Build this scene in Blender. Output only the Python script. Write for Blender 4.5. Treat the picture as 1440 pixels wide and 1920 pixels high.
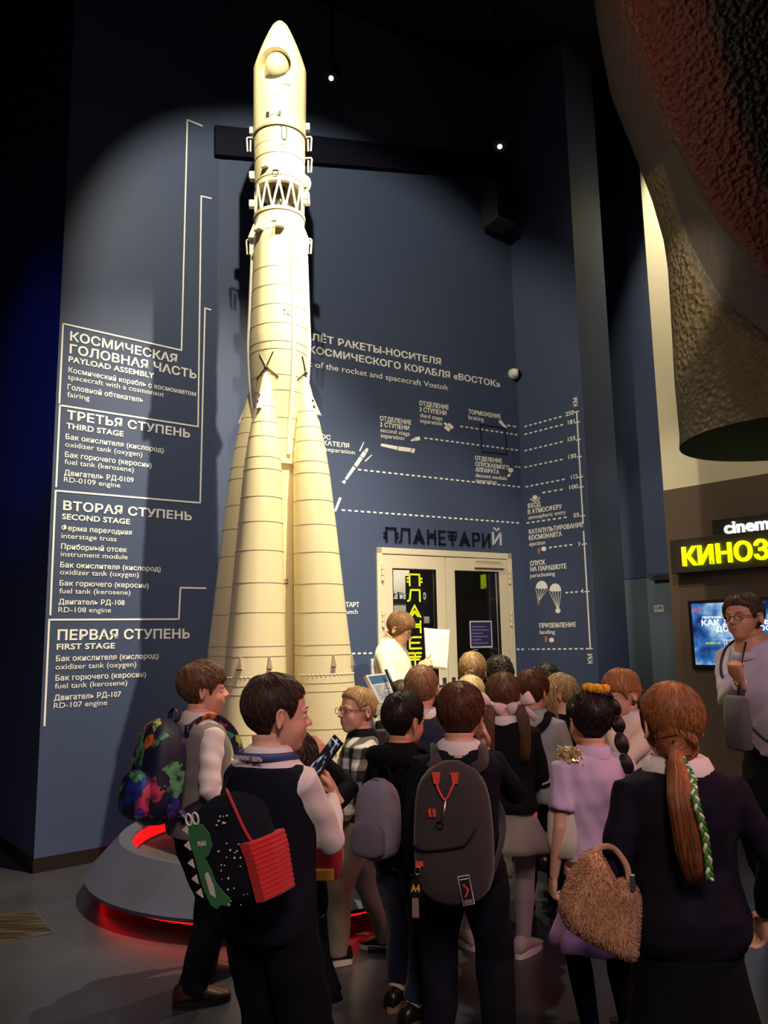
import bpy, bmesh, math, random
import numpy as np
from mathutils import Vector, Matrix
R_ = math.radians
random.seed(7); rng = np.random.default_rng(7)
scn = bpy.context.scene
for o in list(bpy.data.objects): bpy.data.objects.remove(o, do_unlink=True)
COL = scn.collection
# ------------------------------------------------------------------ camera
FPX, PITCH, ROLL, CH = 1500., R_(9.02), .018, 1.45
_c, _s = math.cos(PITCH), math.sin(PITCH)
FW = np.array([0, _c, _s]); _U = np.array([0, -_s, _c]); _X = np.array([1., 0, 0])
RI = math.cos(ROLL)*_X - math.sin(ROLL)*_U
UP = math.sin(ROLL)*_X + math.cos(ROLL)*_U
CAM = np.array([0, 0, CH])
cam = bpy.data.cameras.new('camera'); cob = bpy.data.objects.new('camera', cam); COL.objects.link(cob)
cam.sensor_fit = 'HORIZONTAL'; cam.sensor_width = 36; cam.lens = 36*FPX/1440; cam.clip_start = .05; cam.clip_end = 100
M = Matrix(((RI[0], UP[0], -FW[0], 0), (RI[1], UP[1], -FW[1], 0), (RI[2], UP[2], -FW[2], CH), (0, 0, 0, 1)))
cob.matrix_world = M; scn.camera = cob
scn.view_settings.view_transform = 'Standard'; scn.view_settings.look = 'None'
scn.view_settings.exposure = 0.0; scn.view_settings.gamma = 1.0; scn.view_settings.use_curve_mapping = False
# ------------------------------------------------------------------ world (dim spill of the dark hall)
w = bpy.data.worlds.new('world'); scn.world = w; w.use_nodes = True
w.node_tree.nodes['Background'].inputs[0].default_value = (.36, .44, .85, 1)
w.node_tree.nodes['Background'].inputs[1].default_value = .02
# ------------------------------------------------------------------ lights: lamps of the hall, and added fill lamps for the crowd
def spot(name, loc, tgt, power, col, deg, blend=.5, size=.03):
    l = bpy.data.lights.new(name, 'SPOT'); l.energy = power; l.color = col; l.spot_size = R_(deg); l.spot_blend = blend; l.shadow_soft_size = size
    o = bpy.data.objects.new(name, l); COL.objects.link(o); o.location = loc
    o.rotation_euler = (Vector(tgt)-Vector(loc)).to_track_quat('-Z', 'Y').to_euler(); return o
L1 = (-.42, 3.5, 6.05); L2 = (.89, 3.73, 6.41); L3 = (1.7, 2.3, 4.0)
WARM = (1, .87, .58)
def aim(L, az, down): return (L[0]+math.sin(R_(az))*math.cos(R_(down)), L[1]+math.cos(R_(az))*math.cos(R_(down)), L[2]-math.sin(R_(down)))
spot('light_rocket_front', L1, aim(L1, -1, 34), 480, WARM, 75, .42, .02)
spot('light_rocket_right', L2, (-.85, 5.4, 2.3), 2200, WARM, 56, .85, .03)
spot('light_door', L3, (.35, 7.0, 1.75), 560, (1, .85, .58), 40, .7, .05)
spot('fill_crowd_front', (1.05, 6.3, 5.6), (.25, 3.8, 1.0), 380, WARM, 64, .8, .06)  # unseen lamp added to brighten the crowd from the front
spot('light_strip_wall', (2.42, 6.95, 7.2), (2.95, 7.35, 5.0), 620, (1, .86, .56), 50, 1., .05)
spot('light_strip_low', (.8, 2.6, 5.0), (2.85, 7.5, 2.5), 330, (1, .82, .6), 20, .7, .03)
spot('light_sculpture', (-1.0, 2.9, 6.7), (2.0, 5.1, 5.2), 170, (1, .75, .55), 50, .9, .1)
spot('light_blue_side', (-4.0, 3.2, 3.4), (-2.75, 5.9, 3.3), 60, (.08, .12, 1), 50, .9, .2)
spot('fill_crowd_back', (.6, -2.2, 4.6), (.5, 3.4, .9), 580, (1, .74, .66), 70, .9, .6)  # added warm fill from behind the camera, stands for lamps elsewhere
spot('fill_crowd_purple', (2.6, .2, 4.4), (.9, 3.0, .8), 130, (.72, .55, 1), 60, .9, .5)  # added unseen purple fill for the tint on the crowd's backs
spot('light_crowd_red', (3.2, 2.6, 3.2), (.4, 2.6, 1.1), 170, (1, .30, .16), 70, .9, .3)
spot('light_floor_left', (-2.4, 1.0, 4.6), (-1.0, 2.5, 0), 80, (.9, .85, 1), 38, .9, .4)
# ------------------------------------------------------------------ helpers
def ray(px, py): return FW*FPX + RI*(px-720) + UP*(960-py)
def atz(px, py, z):
    d = ray(px, py); return CAM + d*((z-CH)/d[2])
def aty(px, py, Y):
    d = ray(px, py); return CAM + d*(Y/d[1])
class Wall:
    def __init__(s, p0, azdeg):
        a = R_(azdeg); s.p0 = np.array(p0, float); s.p0[2] = 0
        s.d = np.array([math.sin(a), math.cos(a), 0]); s.n = np.array([s.d[1], -s.d[0], 0])
    def hit(s, px, py):
        q = ray(px, py); return CAM + q*(((s.p0-CAM)@s.n)/(q@s.n))
    def sz(s, px, py):
        h = s.hit(px, py); return float((h-s.p0)@s.d), float(h[2])
    def P(s, a, z, off=0.): return s.p0 + s.d*a + s.n*off + np.array([0, 0, z])
def lin(c): return tuple(((v/255)/12.92 if v/255 <= .04045 else ((v/255+.055)/1.055)**2.4) for v in c)
def S(r, g, b): return lin((r, g, b))
def mat(name, col, rough=.6, metal=0., bump=None, var=None, emit=None, spec=.5, trans=0., sheen=0., coat=0.):
    m = bpy.data.materials.new(name); m.use_nodes = True; nt = m.node_tree; b = nt.nodes['Principled BSDF']
    b.inputs['Base Color'].default_value = (*col, 1); b.inputs['Roughness'].default_value = rough; b.inputs['Metallic'].default_value = metal
    b.inputs['Specular IOR Level'].default_value = spec; b.inputs['Transmission Weight'].default_value = trans
    b.inputs['Sheen Weight'].default_value = sheen; b.inputs['Coat Weight'].default_value = coat
    if emit: b.inputs['Emission Color'].default_value = (*emit[0], 1); b.inputs['Emission Strength'].default_value = emit[1]
    tc = nt.nodes.new('ShaderNodeTexCoord')
    if bump:
        n = nt.nodes.new('ShaderNodeTexNoise'); n.inputs['Scale'].default_value = bump[0]; n.inputs['Detail'].default_value = 4
        nt.links.new(tc.outputs['Object'], n.inputs['Vector'])
        bp = nt.nodes.new('ShaderNodeBump'); bp.inputs['Strength'].default_value = bump[1]; bp.inputs['Distance'].default_value = bump[2] if len(bump) > 2 else .01
        nt.links.new(n.outputs['Fac'], bp.inputs['Height']); nt.links.new(bp.outputs['Normal'], b.inputs['Normal'])
    if var:   # (scale, second colour)
        n = nt.nodes.new('ShaderNodeTexNoise'); n.inputs['Scale'].default_value = var[0]; n.inputs['Detail'].default_value = 3
        nt.links.new(tc.outputs['Object'], n.inputs['Vector'])
        mx = nt.nodes.new('ShaderNodeMix'); mx.data_type = 'RGBA'; mx.inputs[6].default_value = (*col, 1); mx.inputs[7].default_value = (*var[1], 1)
        rp = nt.nodes.new('ShaderNodeMapRange'); rp.inputs[1].default_value = .35; rp.inputs[2].default_value = .65
        nt.links.new(n.outputs['Fac'], rp.inputs[0]); nt.links.new(rp.outputs[0], mx.inputs[0]); nt.links.new(mx.outputs[2], b.inputs['Base Color'])
    return m
class MB:
    def __init__(s): s.v = []; s.f = []; s.uv = None
    def add(s, v, f):
        k = len(s.v); s.v += [tuple(map(float, p)) for p in v]; s.f += [tuple(i+k for i in q) for q in f]; return s
    def hexa(s, c8):   # 4 bottom ccw, 4 top ccw
        return s.add(c8, [(3,2,1,0),(4,5,6,7),(0,1,5,4),(1,2,6,5),(2,3,7,6),(3,0,4,7)])
    def box(s, lo, hi):
        (a,b,c),(d,e,f) = lo, hi
        return s.hexa([(a,b,c),(d,b,c),(d,e,c),(a,e,c),(a,b,f),(d,b,f),(d,e,f),(a,e,f)])
    def obox(s, c, ax, ay, az):   # centre and half axes
        c, ax, ay, az = map(np.asarray, (c, ax, ay, az))
        return s.hexa([c-ax-ay-az, c+ax-ay-az, c+ax+ay-az, c-ax+ay-az, c-ax-ay+az, c+ax-ay+az, c+ax+ay+az, c-ax+ay+az])
    def wbox(s, W, s0, s1, z0, z1, o0, o1):
        return s.hexa([W.P(s0,z0,o1), W.P(s1,z0,o1), W.P(s1,z0,o0), W.P(s0,z0,o0), W.P(s0,z1,o1), W.P(s1,z1,o1), W.P(s1,z1,o0), W.P(s0,z1,o0)])
    def wstroke(s, W, pts, wd, o0=.0015, o1=.004):   # polyline strip lying on a wall, pts in (s,z)
        for (a, b) in zip(pts[:-1], pts[1:]):
            a = np.array(a, float); b = np.array(b, float); t = b-a; L = np.hypot(*t)
            if L < 1e-6: continue
            t /= L; nn = np.array([-t[1], t[0]])*wd/2; e = t*wd/2
            q = [a-e-nn, b+e-nn, b+e+nn, a-e+nn]
            s.hexa([W.P(*p, o0) for p in q]+[W.P(*p, o1) for p in q])
        return s
    def wpoly(s, W, pts, o0=.0015, o1=.004):
        n = len(pts); a = [W.P(*p, o0) for p in pts]+[W.P(*p, o1) for p in pts]
        return s.add(a, [tuple(range(n-1,-1,-1)), tuple(range(n, 2*n))]+[(i, (i+1)%n, n+(i+1)%n, n+i) for i in range(n)])
    def lathe(s, prof, c=(0,0), n=48, phase=0.):   # prof [(r,z)]
        k0 = len(s.v); m = len(prof)
        v = []; 
        for r, z in prof:
            for i in range(n):
                t = 2*math.pi*(i+phase)/n; v.append((c[0]+r*math.cos(t), c[1]+r*math.sin(t), z))
        f = [(j*n+i, j*n+(i+1)%n, (j+1)*n+(i+1)%n, (j+1)*n+i) for j in range(m-1) for i in range(n)]
        if prof[0][0] > .025: f += [((m-1)*n+i, (m-1)*n+(i+1)%n, (i+1)%n, i) for i in range(n)]   # ring: closed section
        else: f += [tuple(range(n-1,-1,-1)), tuple((m-1)*n+i for i in range(n))]
        return s.add(v, f)
    def tube(s, pts, rad, n=12, flat=1., hint=(0,0,1), cap=True, pw=2.):
        pts = np.asarray(pts, float); m = len(pts)
        rad = [rad]*m if np.isscalar(rad) else list(rad)
        v = []; tang = np.gradient(pts, axis=0) if m > 1 else pts
        a = None
        for i in range(m):
            t = tang[i]/(np.linalg.norm(tang[i])+1e-12)
            if a is None:
                h = np.asarray(hint, float); a = h - t*(h@t)
                if np.linalg.norm(a) < 1e-3: h = np.array([1., .01, 0]); a = h - t*(h@t)
            else: a = a - t*(a@t)
            a = a/np.linalg.norm(a); b = np.cross(t, a)
            ra, rb = rad[i] if np.ndim(rad[i]) else (rad[i]*flat, rad[i])
            for k in range(n):
                q = 2*math.pi*k/n; cc, ss = math.cos(q), math.sin(q)
                if pw != 2.: cc = math.copysign(abs(cc)**(2/pw), cc); ss = math.copysign(abs(ss)**(2/pw), ss)
                v.append(pts[i]+a*cc*ra+b*ss*rb)
        f = [(j*n+i, j*n+(i+1)%n, (j+1)*n+(i+1)%n, (j+1)*n+i) for j in range(m-1) for i in range(n)]
        if cap: f += [tuple(range(n-1,-1,-1)), tuple((m-1)*n+i for i in range(n))]
        return s.add(v, f)
    def loft(s, rings, cap=True):
        n = len(rings[0]); m = len(rings); v = [p for r in rings for p in r]
        f = [(j*n+i, j*n+(i+1)%n, (j+1)*n+(i+1)%n, (j+1)*n+i) for j in range(m-1) for i in range(n)]
        if cap: f += [tuple(range(n-1,-1,-1)), tuple((m-1)*n+i for i in range(n))]
        return s.add(v, f)
    def ball(s, c, r, n=20, m=12):
        r = np.ones(3)*r; c = np.asarray(c, float); v = []
        for j in range(1, m):
            t = math.pi*j/m
            for i in range(n):
                p = 2*math.pi*i/n; v.append(c+r*np.array([math.sin(t)*math.cos(p), math.sin(t)*math.sin(p), math.cos(t)]))
        f = [(j*n+i, (j+1)*n+i, (j+1)*n+(i+1)%n, j*n+(i+1)%n) for j in range(m-2) for i in range(n)]
        k = len(v); v += [c+r*np.array([0,0,1]), c-r*np.array([0,0,1])]
        f += [(k, i, (i+1)%n) for i in range(n)]+[(k+1, (m-2)*n+(i+1)%n, (m-2)*n+i) for i in range(n)]
        return s.add(v, f)
    def mesh(s, name, smooth=False):
        me = bpy.data.meshes.new(name); me.from_pydata(s.v, [], s.f)
        bm = bmesh.new(); bm.from_mesh(me); bmesh.ops.recalc_face_normals(bm, faces=bm.faces); bm.to_mesh(me); bm.free()
        if smooth:
            me.polygons.foreach_set('use_smooth', [True]*len(me.polygons))
            if smooth is not True:
                me.set_sharp_from_angle(angle=R_(smooth))
        return me
    def build(s, name, m, parent=None, smooth=False, world=True, bevel=0):
        me = s.mesh(name, smooth); o = bpy.data.objects.new(name, me); COL.objects.link(o)
        for q in (m if isinstance(m, list) else [m]): me.materials.append(q)
        if parent is not None: attach(o, parent, world)
        if bevel:
            b = o.modifiers.new('bevel', 'BEVEL'); b.width = bevel; b.segments = 2; b.limit_method = 'ANGLE'
        return o
def wmat(o):   # world matrix without a depsgraph update
    m = o.matrix_parent_inverse @ o.matrix_basis if o.parent else o.matrix_basis.copy()
    return wmat(o.parent) @ m if o.parent else m
def attach(o, parent, world=True):
    o.parent = parent
    if world: o.matrix_parent_inverse = wmat(parent).inverted()
    return o
def tag(o, label=None, cat=None, group=None, kind=None):
    if label: o['label'] = label
    if cat: o['category'] = cat
    if group: o['group'] = group
    if kind: o['kind'] = kind
    return o
def empty(name, loc=(0,0,0), rz=0., label=None, cat=None, group=None):
    o = bpy.data.objects.new(name, None); COL.objects.link(o); o.location = loc; o.rotation_euler = (0, 0, rz); o.empty_display_size = .1
    return tag(o, label, cat, group)
def struct(o, label=None):
    return tag(o, label, None, None, 'structure')
# --- lettering: Blender's built-in font, turned into thin solid letters on a wall
_txt = {}
def glyphs(text, bold=0.):
    key = (text, bold)
    if key in _txt: return _txt[key]
    cu = bpy.data.curves.new('t', 'FONT'); cu.body = text; cu.size = 1; cu.offset = bold; cu.resolution_u = 3; cu.extrude = 0.5
    if bold: cu.space_character = 1.03
    ob = bpy.data.objects.new('t', cu); COL.objects.link(ob); dg = bpy.context.evaluated_depsgraph_get(); dg.update()
    me = bpy.data.meshes.new_from_object(ob.evaluated_get(dg)); n = len(me.vertices)
    v = np.zeros(n*3); me.vertices.foreach_get('co', v); v = v.reshape(-1, 3); f = [tuple(p.vertices) for p in me.polygons]
    bpy.data.objects.remove(ob); bpy.data.meshes.remove(me); bpy.data.curves.remove(cu)
    _txt[key] = (v, f); return v, f
def capunit(): 
    v, f = glyphs('H'); return v[:,1].max()-v[:,1].min()
def wtext(mb, W, text, xl, yl, xr, yr, cap, bold=0., th=(.0015, .004)):
    v, f = glyphs(text, bold); s0, z0 = W.sz(xl, yl); s1, _ = W.sz(xr, yr); _, zc = W.sz(xl, yl-cap)
    x0, x1 = v[:,0].min(), v[:,0].max(); sy = (zc-z0)/capunit()
    P = [W.P(s0+(p[0]-x0)/(x1-x0)*(s1-s0), z0+p[1]*sy, th[0]+(p[2]+.5)*(th[1]-th[0])) for p in v]
    mb.add(P, f)
def ptext(mb, o, ex, ey, text, wdt, cap, bold=0., th=.002):   # text from origin o along ex, up ey, fitted to wdt
    v, f = glyphs(text, bold); o, ex, ey = (np.asarray(q, float) for q in (o, ex, ey)); nz = np.cross(ex, ey)
    x0, x1 = v[:,0].min(), v[:,0].max(); sy = cap/capunit()
    mb.add([o+ex*((p[0]-x0)/(x1-x0)*wdt)+ey*(p[1]*sy)+nz*((p[2]+.5)*th) for p in v], f)
# ================================================================== STRUCTURE
NAVY = S(65, 78, 112)
m_navy = mat('navy wall paint', NAVY, .55, bump=(180, .05, .002), spec=.3)
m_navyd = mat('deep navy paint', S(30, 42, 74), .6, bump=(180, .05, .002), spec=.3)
m_black = mat('black paint', S(22, 19, 19), .8, spec=.15)
m_shadeband = mat('black navy shade band', S(9, 12, 32), .7, spec=.15)
m_white = mat('white wall print', S(245, 245, 245), .6)
m_orange = mat('orange print', S(225, 140, 90), .6)
m_base = mat('dark skirting', S(20, 16, 16), .5)
m_floor = mat('polished dark floor', S(66, 66, 74), .28, bump=(3, .04, .02), var=(1.3, S(54, 54, 60)), spec=.4)
m_cream = mat('cream wall', S(235, 228, 205), .7, bump=(60, .05, .003))
m_taupe = mat('taupe wall', S(104, 88, 76), .6, bump=(60, .05, .003))
m_greyd = mat('grey blue door paint', S(92, 108, 126), .5)
m_metal = mat('brushed steel', S(190, 188, 182), .35, metal=1)
m_dmetal = mat('dark metal', S(40, 40, 44), .45, metal=.6)
m_blackpl = mat('black plastic', S(16, 16, 18), .4)
PL = Wall((-2.299, 5.441, 0), 51.0)
PB = Wall(PL.hit(400, 1000), 59.3)
_cor = PB.hit(981, 980)
PR = Wall(_cor, 139)
PS = Wall((-2.299, 5.441, 0), 141)         # side face of the left panel, runs back-left
PC = Wall(aty(1250, 1000, 7.7), 139)       # cinema wall
PD = Wall(aty(1200, 1100, 8.3), 142)       # wall with grey door
CEIL = 7.4
mb = MB().box((-12, -6, -.1), (9, 14, 0)); floor = struct(mb.build('floor', m_floor))
mb = MB().box((-12, -6, CEIL), (9, 14, CEIL+.1)); ceiling = struct(mb.build('ceiling', m_black))
s400 = PL.sz(400, 1000)[0]
mb = MB().hexa([PL.P(0,0), PL.P(s400,0), PL.P(s400,0,-.3)+PL.d*.02, PL.P(0,0)+PS.d*-2.6]+[p+np.array([0,0,CEIL]) for p in (PL.P(0,0), PL.P(s400,0), PL.P(s400,0,-.3)+PL.d*.02, PL.P(0,0)+PS.d*-2.6)])
wall_left = struct(mb.build('wall_left', m_navy))
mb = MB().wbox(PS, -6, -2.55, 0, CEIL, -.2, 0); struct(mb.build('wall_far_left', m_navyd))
# skirting
mb = MB().wbox(PL, 0, s400, 0, .085, -.02, -.0).add([], [])
mb = MB().wbox(PL, -.006, s400, .0, .09, .0, .006); struct(mb.build('baseboard_left', m_base))
mb = MB().wbox(PS, -2.6, .006, .0, .09, .0, .006); struct(mb.build('baseboard_side', m_base))
# back wall with a door opening
sd0, zd1 = PB.sz(705, 1025); sd1, _ = PB.sz(957, 1040); sc = PB.sz(981, 980)[0]; zd1 = 2.245
mb = MB().wbox(PB, -.001, sd0, 0, CEIL, -.2, 0).wbox(PB, sd1, sc+.0, 0, CEIL, -.2, 0).wbox(PB, sd0, sd1, zd1, CEIL, -.2, 0)
wall_back = struct(mb.build('wall_back', m_navy))
sr1 = PR.sz(1119, 1200)[0]
mb = MB().wbox(PR, 0, sr1, 0, CEIL, -.5, 0); wall_right = struct(mb.build('wall_right', m_navy))
# recess side, door wall, cinema wall
sD0 = PD.sz(1100, 1100)[0]; sD1 = PD.sz(1330, 1100)[0]
mb = MB().wbox(PD, sD0-1.2, sD1+1, 0, CEIL, -.15, 0); wall_door = struct(mb.build('wall_corridor', m_navy))
zj = PC.sz(1245, 920)[1]
mb = MB().wbox(PC, 0, 4.5, 0, zj, -.25, .012); wall_cin = struct(mb.build('wall_cinema', m_taupe))
mb = MB().wbox(PC, 0, 4.5, zj, CEIL, -.25, 0); struct(mb.build('wall_cinema_upper', m_cream))
# added dark strip for the shaded band across the top of the back wall
bq = [PB.hit(x, y) for x, y in ((400.5, 295), (1000, 342), (1000, 305), (400.5, 240))]
struct(MB().hexa([bq[0]+PB.n*.05, bq[1]+PB.n*.05, bq[1]-PB.n*.02, bq[0]-PB.n*.02, bq[3]+PB.n*.05, bq[2]+PB.n*.05, bq[2]-PB.n*.02, bq[3]-PB.n*.02]).build('shade_band_back', m_shadeband))
# ceiling lines: thin seams on the black ceiling
# ================================================================== WALL PRINT, left panel
def block(name, W, parent, texts=(), lines=(), m=None, lw=.012):
    mb = MB()
    for t in texts: wtext(mb, W, *t)
    for l in lines: mb.wstroke(W, [W.sz(*p) for p in l], lw)
    return mb.build(name, m or m_white, parent)
B1, B2 = .022, .012
block('lettering', PL, wall_left, [
 ('КОСМИЧЕСКАЯ',130.8,638,331.5,681,16,B1),('ГОЛОВНАЯ ЧАСТЬ',130,662,368,710,16,B1),('PAYLOAD ASSEMBLY',128.2,678,289,709,10,B1),
 ('Космический корабль с космонавтом',128,698,367,743,9.5,B2),('spacecraft with a cosmonaut',126.8,711,307,744.6,9.5,0.),
 ('Головной обтекатель',126,730,267.7,754,9.5,B2),('fairing',125.6,744,167.4,750.8,9.5,0.)],
 [[(378,236),(351,225),(340,657),(118,607),(111,755)]])
block('lettering', PL, wall_left, [
 ('ТРЕТЬЯ СТУПЕНЬ',124.9,785.5,355.8,821,15.6,B1),('THIRD STAGE',123.7,803,231,817.4,10,B1),
 ('Бак окислителя (кислород)',122.5,823.3,306.7,847,9.5,B2),('oxidizer tank (oxygen)',121.8,837.4,266.5,855,9.5,0.),
 ('Бак горючего (керосин)',121.3,856.8,284,875,9.5,B2),('fuel tank (kerosene)',120.6,870,250.5,885,9.5,0.),
 ('Двигатель РД-0109',119.7,890.6,250,903,9.5,B2),('RD-0109 engine',119.2,903.6,225,914,9.5,0.)],
 [[(395,372),(377,368),(371,800),(112,760),(105,912)]])
block('lettering', PL, wall_left, [
 ('ВТОРАЯ СТУПЕНЬ',117.8,955.5,359,974.4,15.8,B1),('SECOND STAGE',115.7,973.2,243,981.5,10,B1),
 ('Ферма переходная',115,994,246.6,1001.6,9.5,B2),('interstage truss',114.6,1008.9,218,1013.6,9.5,0.),
 ('Приборный отсек',114,1029,237.5,1033.6,9.5,B2),('instrument module',113.3,1043,238.8,1048,9.5,0.),
 ('Бак окислителя (кислород)',112.5,1063.5,301,1068.7,9.5,B2),('oxidizer tank (oxygen)',111.8,1077,259.6,1081.8,9.5,0.),
 ('Бак горючего (керосин)',111.2,1098,278.4,1101,9.5,B2),('fuel tank (kerosene)',110.7,1112.5,244,1114.3,9.5,0.),
 ('Двигатель РД-108',109.4,1133,233,1133.8,9.5,B2),('RD-108 engine',108.9,1148,207.6,1148.7,9.5,0.)],
 [[(394,581),(384,578),(375,943),(104,920),(94,1152)]])
block('lettering', PL, wall_left, [
 ('ПЕРВАЯ СТУПЕНЬ',107.3,1200,355.2,1196.3,18,B1),('FIRST STAGE',105.8,1218,214.9,1215.9,10.5,B1),
 ('Бак окислителя (кислород)',104.5,1240,296.9,1234.9,10,B2),('oxidizer tank (oxygen)',103.7,1255.4,255,1249.7,10,0.),
 ('Бак горючего (керосин)',103.4,1276.5,273.4,1268.7,10,B2),('fuel tank (kerosene)',102.4,1291.4,238,1284.9,10,0.),
 ('Двигатель РД-107',100.8,1313.5,226.6,1303,10,B2),('RD-107 engine',100.3,1328.3,200.5,1322.6,10,0.)],
 [[(385,1103),(338,1102),(335,1161),(92,1162),(83,1360)]])
# ---- back wall print
block('lettering', PB, wall_back, [
 ('ПОЛЁТ РАКЕТЫ-НОСИТЕЛЯ',552,632,826.7,685.5,12.5,B1),('И КОСМИЧЕСКОГО КОРАБЛЯ «ВОСТОК»',556,657,938,728,12.5,B1),
 ('Flight of the rocket and spacecraft Vostok',545,681,840.6,733,11,0.)])
for tx in ([('СБРОС',575,819.3,619.7,825.5,8,B1),('ОБТЕКАТЕЛЯ',571,830,654.4,841,8,B1),('fairing separation',571,841.5,665,853.6,8,0.)],
 [('ОТДЕЛЕНИЕ',712.2,788.3,771,793.9,8,B1),('2 СТУПЕНИ',712.2,799.4,767,805,8,B1),('second stage',713,810,768.3,816.7,8,0.),('separation',713.6,820,757.8,825,8,0.)],
 [('ОТДЕЛЕНИЕ',785.8,759.7,841,766.7,8,B1),('3 СТУПЕНИ',786.4,771.4,837,777.8,8,B1),('third stage',787.2,782.5,829.4,787.5,8,0.),('separation',787.2,792.2,828.6,795.8,8,0.)],
 [('ТОРМОЖЕНИЕ',878.3,775.6,938.6,783.9,7.5,B1),('braking',878.3,786,906.7,789.7,8,0.)],
 [('ОТДЕЛЕНИЕ',890.6,862.5,941,867,7.5,B1),('СПУСКАЕМОГО',891.4,873.6,954.4,878.6,7.5,B1),('АППАРАТА',891.4,884,935.6,889,7.5,B1),('descent module',891.4,894.4,950,900,7.5,0.),('separation',892,904,930.8,907,7.5,0.)],
 [('СТАРТ',641,1138,673,1138,8.5,B1),('launch',642,1151,670,1151,8.5,0.)]):
    block('lettering', PB, wall_back, tx)
def dashes(W, parent, a, b, n=None):
    p, q = W.sz(*a), W.sz(*b); L = math.hypot(q[0]-p[0], q[1]-p[1]); z = (p[1]+q[1])/2
    n = n or max(2, round(L/.062)); mb = MB()
    for i in range(n):
        t0 = i/n; t1 = t0+.5/n
        mb.wstroke(W, [(p[0]+(q[0]-p[0])*t0+.006, p[1]+(q[1]-p[1])*t0), (p[0]+(q[0]-p[0])*t1-.006, p[1]+(q[1]-p[1])*t1)], .014)
    return mb.build('dashed_line', m_white, parent)
for a, b in (((862.8,799.4),(974,816)),((795.6,821.4),(975,844.8)),((950.7,797.6),(973,801)),((965.6,875),(978,876.6)),((671,880.6),(979,913.7)),((640.6,956.4),(977,981)),((660,1225.5),(702,1224.5)),((969,1217.5),(986,1217.3))):
    dashes(PB, wall_back, a, b)
def icon(W, parent, polys, m=None, name='diagram_icon'):
    mb = MB()
    for p in polys: mb.wpoly(W, [W.sz(*q) for q in p])
    return mb.build(name, m or m_white, parent)
def barpx(a, b, w0, w1=None):
    a, b = np.array(a, float), np.array(b, float); t = (b-a)/np.linalg.norm(b-a); n = np.array([-t[1], t[0]]); w1 = w1 or w0
    return [a-n*w0/2, b-n*w1/2, b+n*w1/2, a+n*w0/2]
def cirpx(c, r, n=18): return [(c[0]+r*math.cos(2*math.pi*i/n), c[1]+r*math.sin(2*math.pi*i/n)) for i in range(n)]
icon(PB, wall_back, [barpx((643,906),(647,901),7,4), barpx((648,899),(664,876),4.5,6.5), barpx((666,874),(677,858),7,7), barpx((678,857),(684,848),7.5,7.5), barpx((685,847),(689,841),7,3)])
icon(PB, wall_back, [barpx((674,846),(682,829),2.5,1.5)]); icon(PB, wall_back, [barpx((684,865),(697,853),2.5,1.5)])
icon(PB, wall_back, [barpx((714,834),(745,840.5),5,7), barpx((746.5,841),(770,844),8,7.5), barpx((771.5,844.5),(777,846),8,8)])
icon(PB, wall_back, [barpx((770,826.5),(777,824),2.5,5), barpx((778,823.6),(787,822),7,7)])
icon(PB, wall_back, [barpx((834,800),(843,807),6,7), barpx((840,795),(849,803),6,5), barpx((832,793),(838,797),3,5)])
icon(PB, wall_back, [barpx((936,789),(949,803),6,4)])
icon(PB, wall_back, [cirpx((957.5,882),4.6), barpx((952,894),(956,889),4,4)])
icon(PB, wall_back, [barpx((628,959),(638,933),4,4.5)])
# hatch in the wall
mb = MB().wstroke(PB, [PB.sz(*p) for p in ((900,796),(904,847),(950,852),(947,803),(900,796))], .012, 0, .006); mb.build('access_hatch', m_navyd, wall_back)
# ---- right wall scale
def KM(tx): return block('lettering', PR, wall_right, tx)
for num, a, b, n0, n1 in (('250',(984,800),(1058,779.8),(1061,780.7),(1076.7,777)),('181',(984,814.7),(1061,794.8),(1065.4,796.5),(1078,793.6)),
 ('155',(984,845.4),(1060,827),(1065.4,828),(1079.5,825.7)),('130',(984,876.3),(1060,860.3),(1066,860.9),(1081,858)),('112',(986,912.9),(1064,897.7),(1071,898.8),(1083.7,896.9)),
 ('100',(1017.6,924),(1061,916.5),(1068,918),(1084.3,916)),('55',(988,980.7),(1068,969),(1075.8,970.5),(1086.5,969)),('7',(1030,1026.8),(1078,1020.6),(1084.6,1024.8),(1089.3,1024)),
 ('4',(1061,1111.4),(1088,1109.4),(1089.3,1112.3),(1094.4,1111.7)),(None,(988,1217.3),(1110,1216.3),None,None)):
    dashes(PR, wall_right, a, b)
    if num: KM([(num, *n0, *n1, 7.6, B1)])
zt = lambda p: PR.sz(*p)
mb = MB(); sk = PR.sz(1089, 900)[0]
mb.wstroke(PR, [(sk, zt((1083.7,771.7))[1]), (sk, zt((1094,981))[1])], .014); mb.wstroke(PR, [(sk, zt((1095.5,996.7))[1]), (sk, zt((1109.6,1216.3))[1])], .014)
for p in ((1083.7,771.7),(1086,791),(1087,824),(1089,856),(1091,894),(1092,913),(1094,967),(1097,1020),(1102,1109),(1109.6,1216.3)):
    z = zt(p)[1]; mb.wstroke(PR, [(sk-.02, z), (sk+.02, z)], .012)
mb.build('scale_line', m_white, wall_right)
for y, x in ((753,1083), (1236,1110.5)):
    mb = MB(); ptext(mb, PR.P(sk+.015, PR.sz(x, y+8)[1], .0015), (0,0,1), -PR.d, 'КМ', .085, .045, B1); mb.build('lettering', m_white, wall_right)
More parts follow.
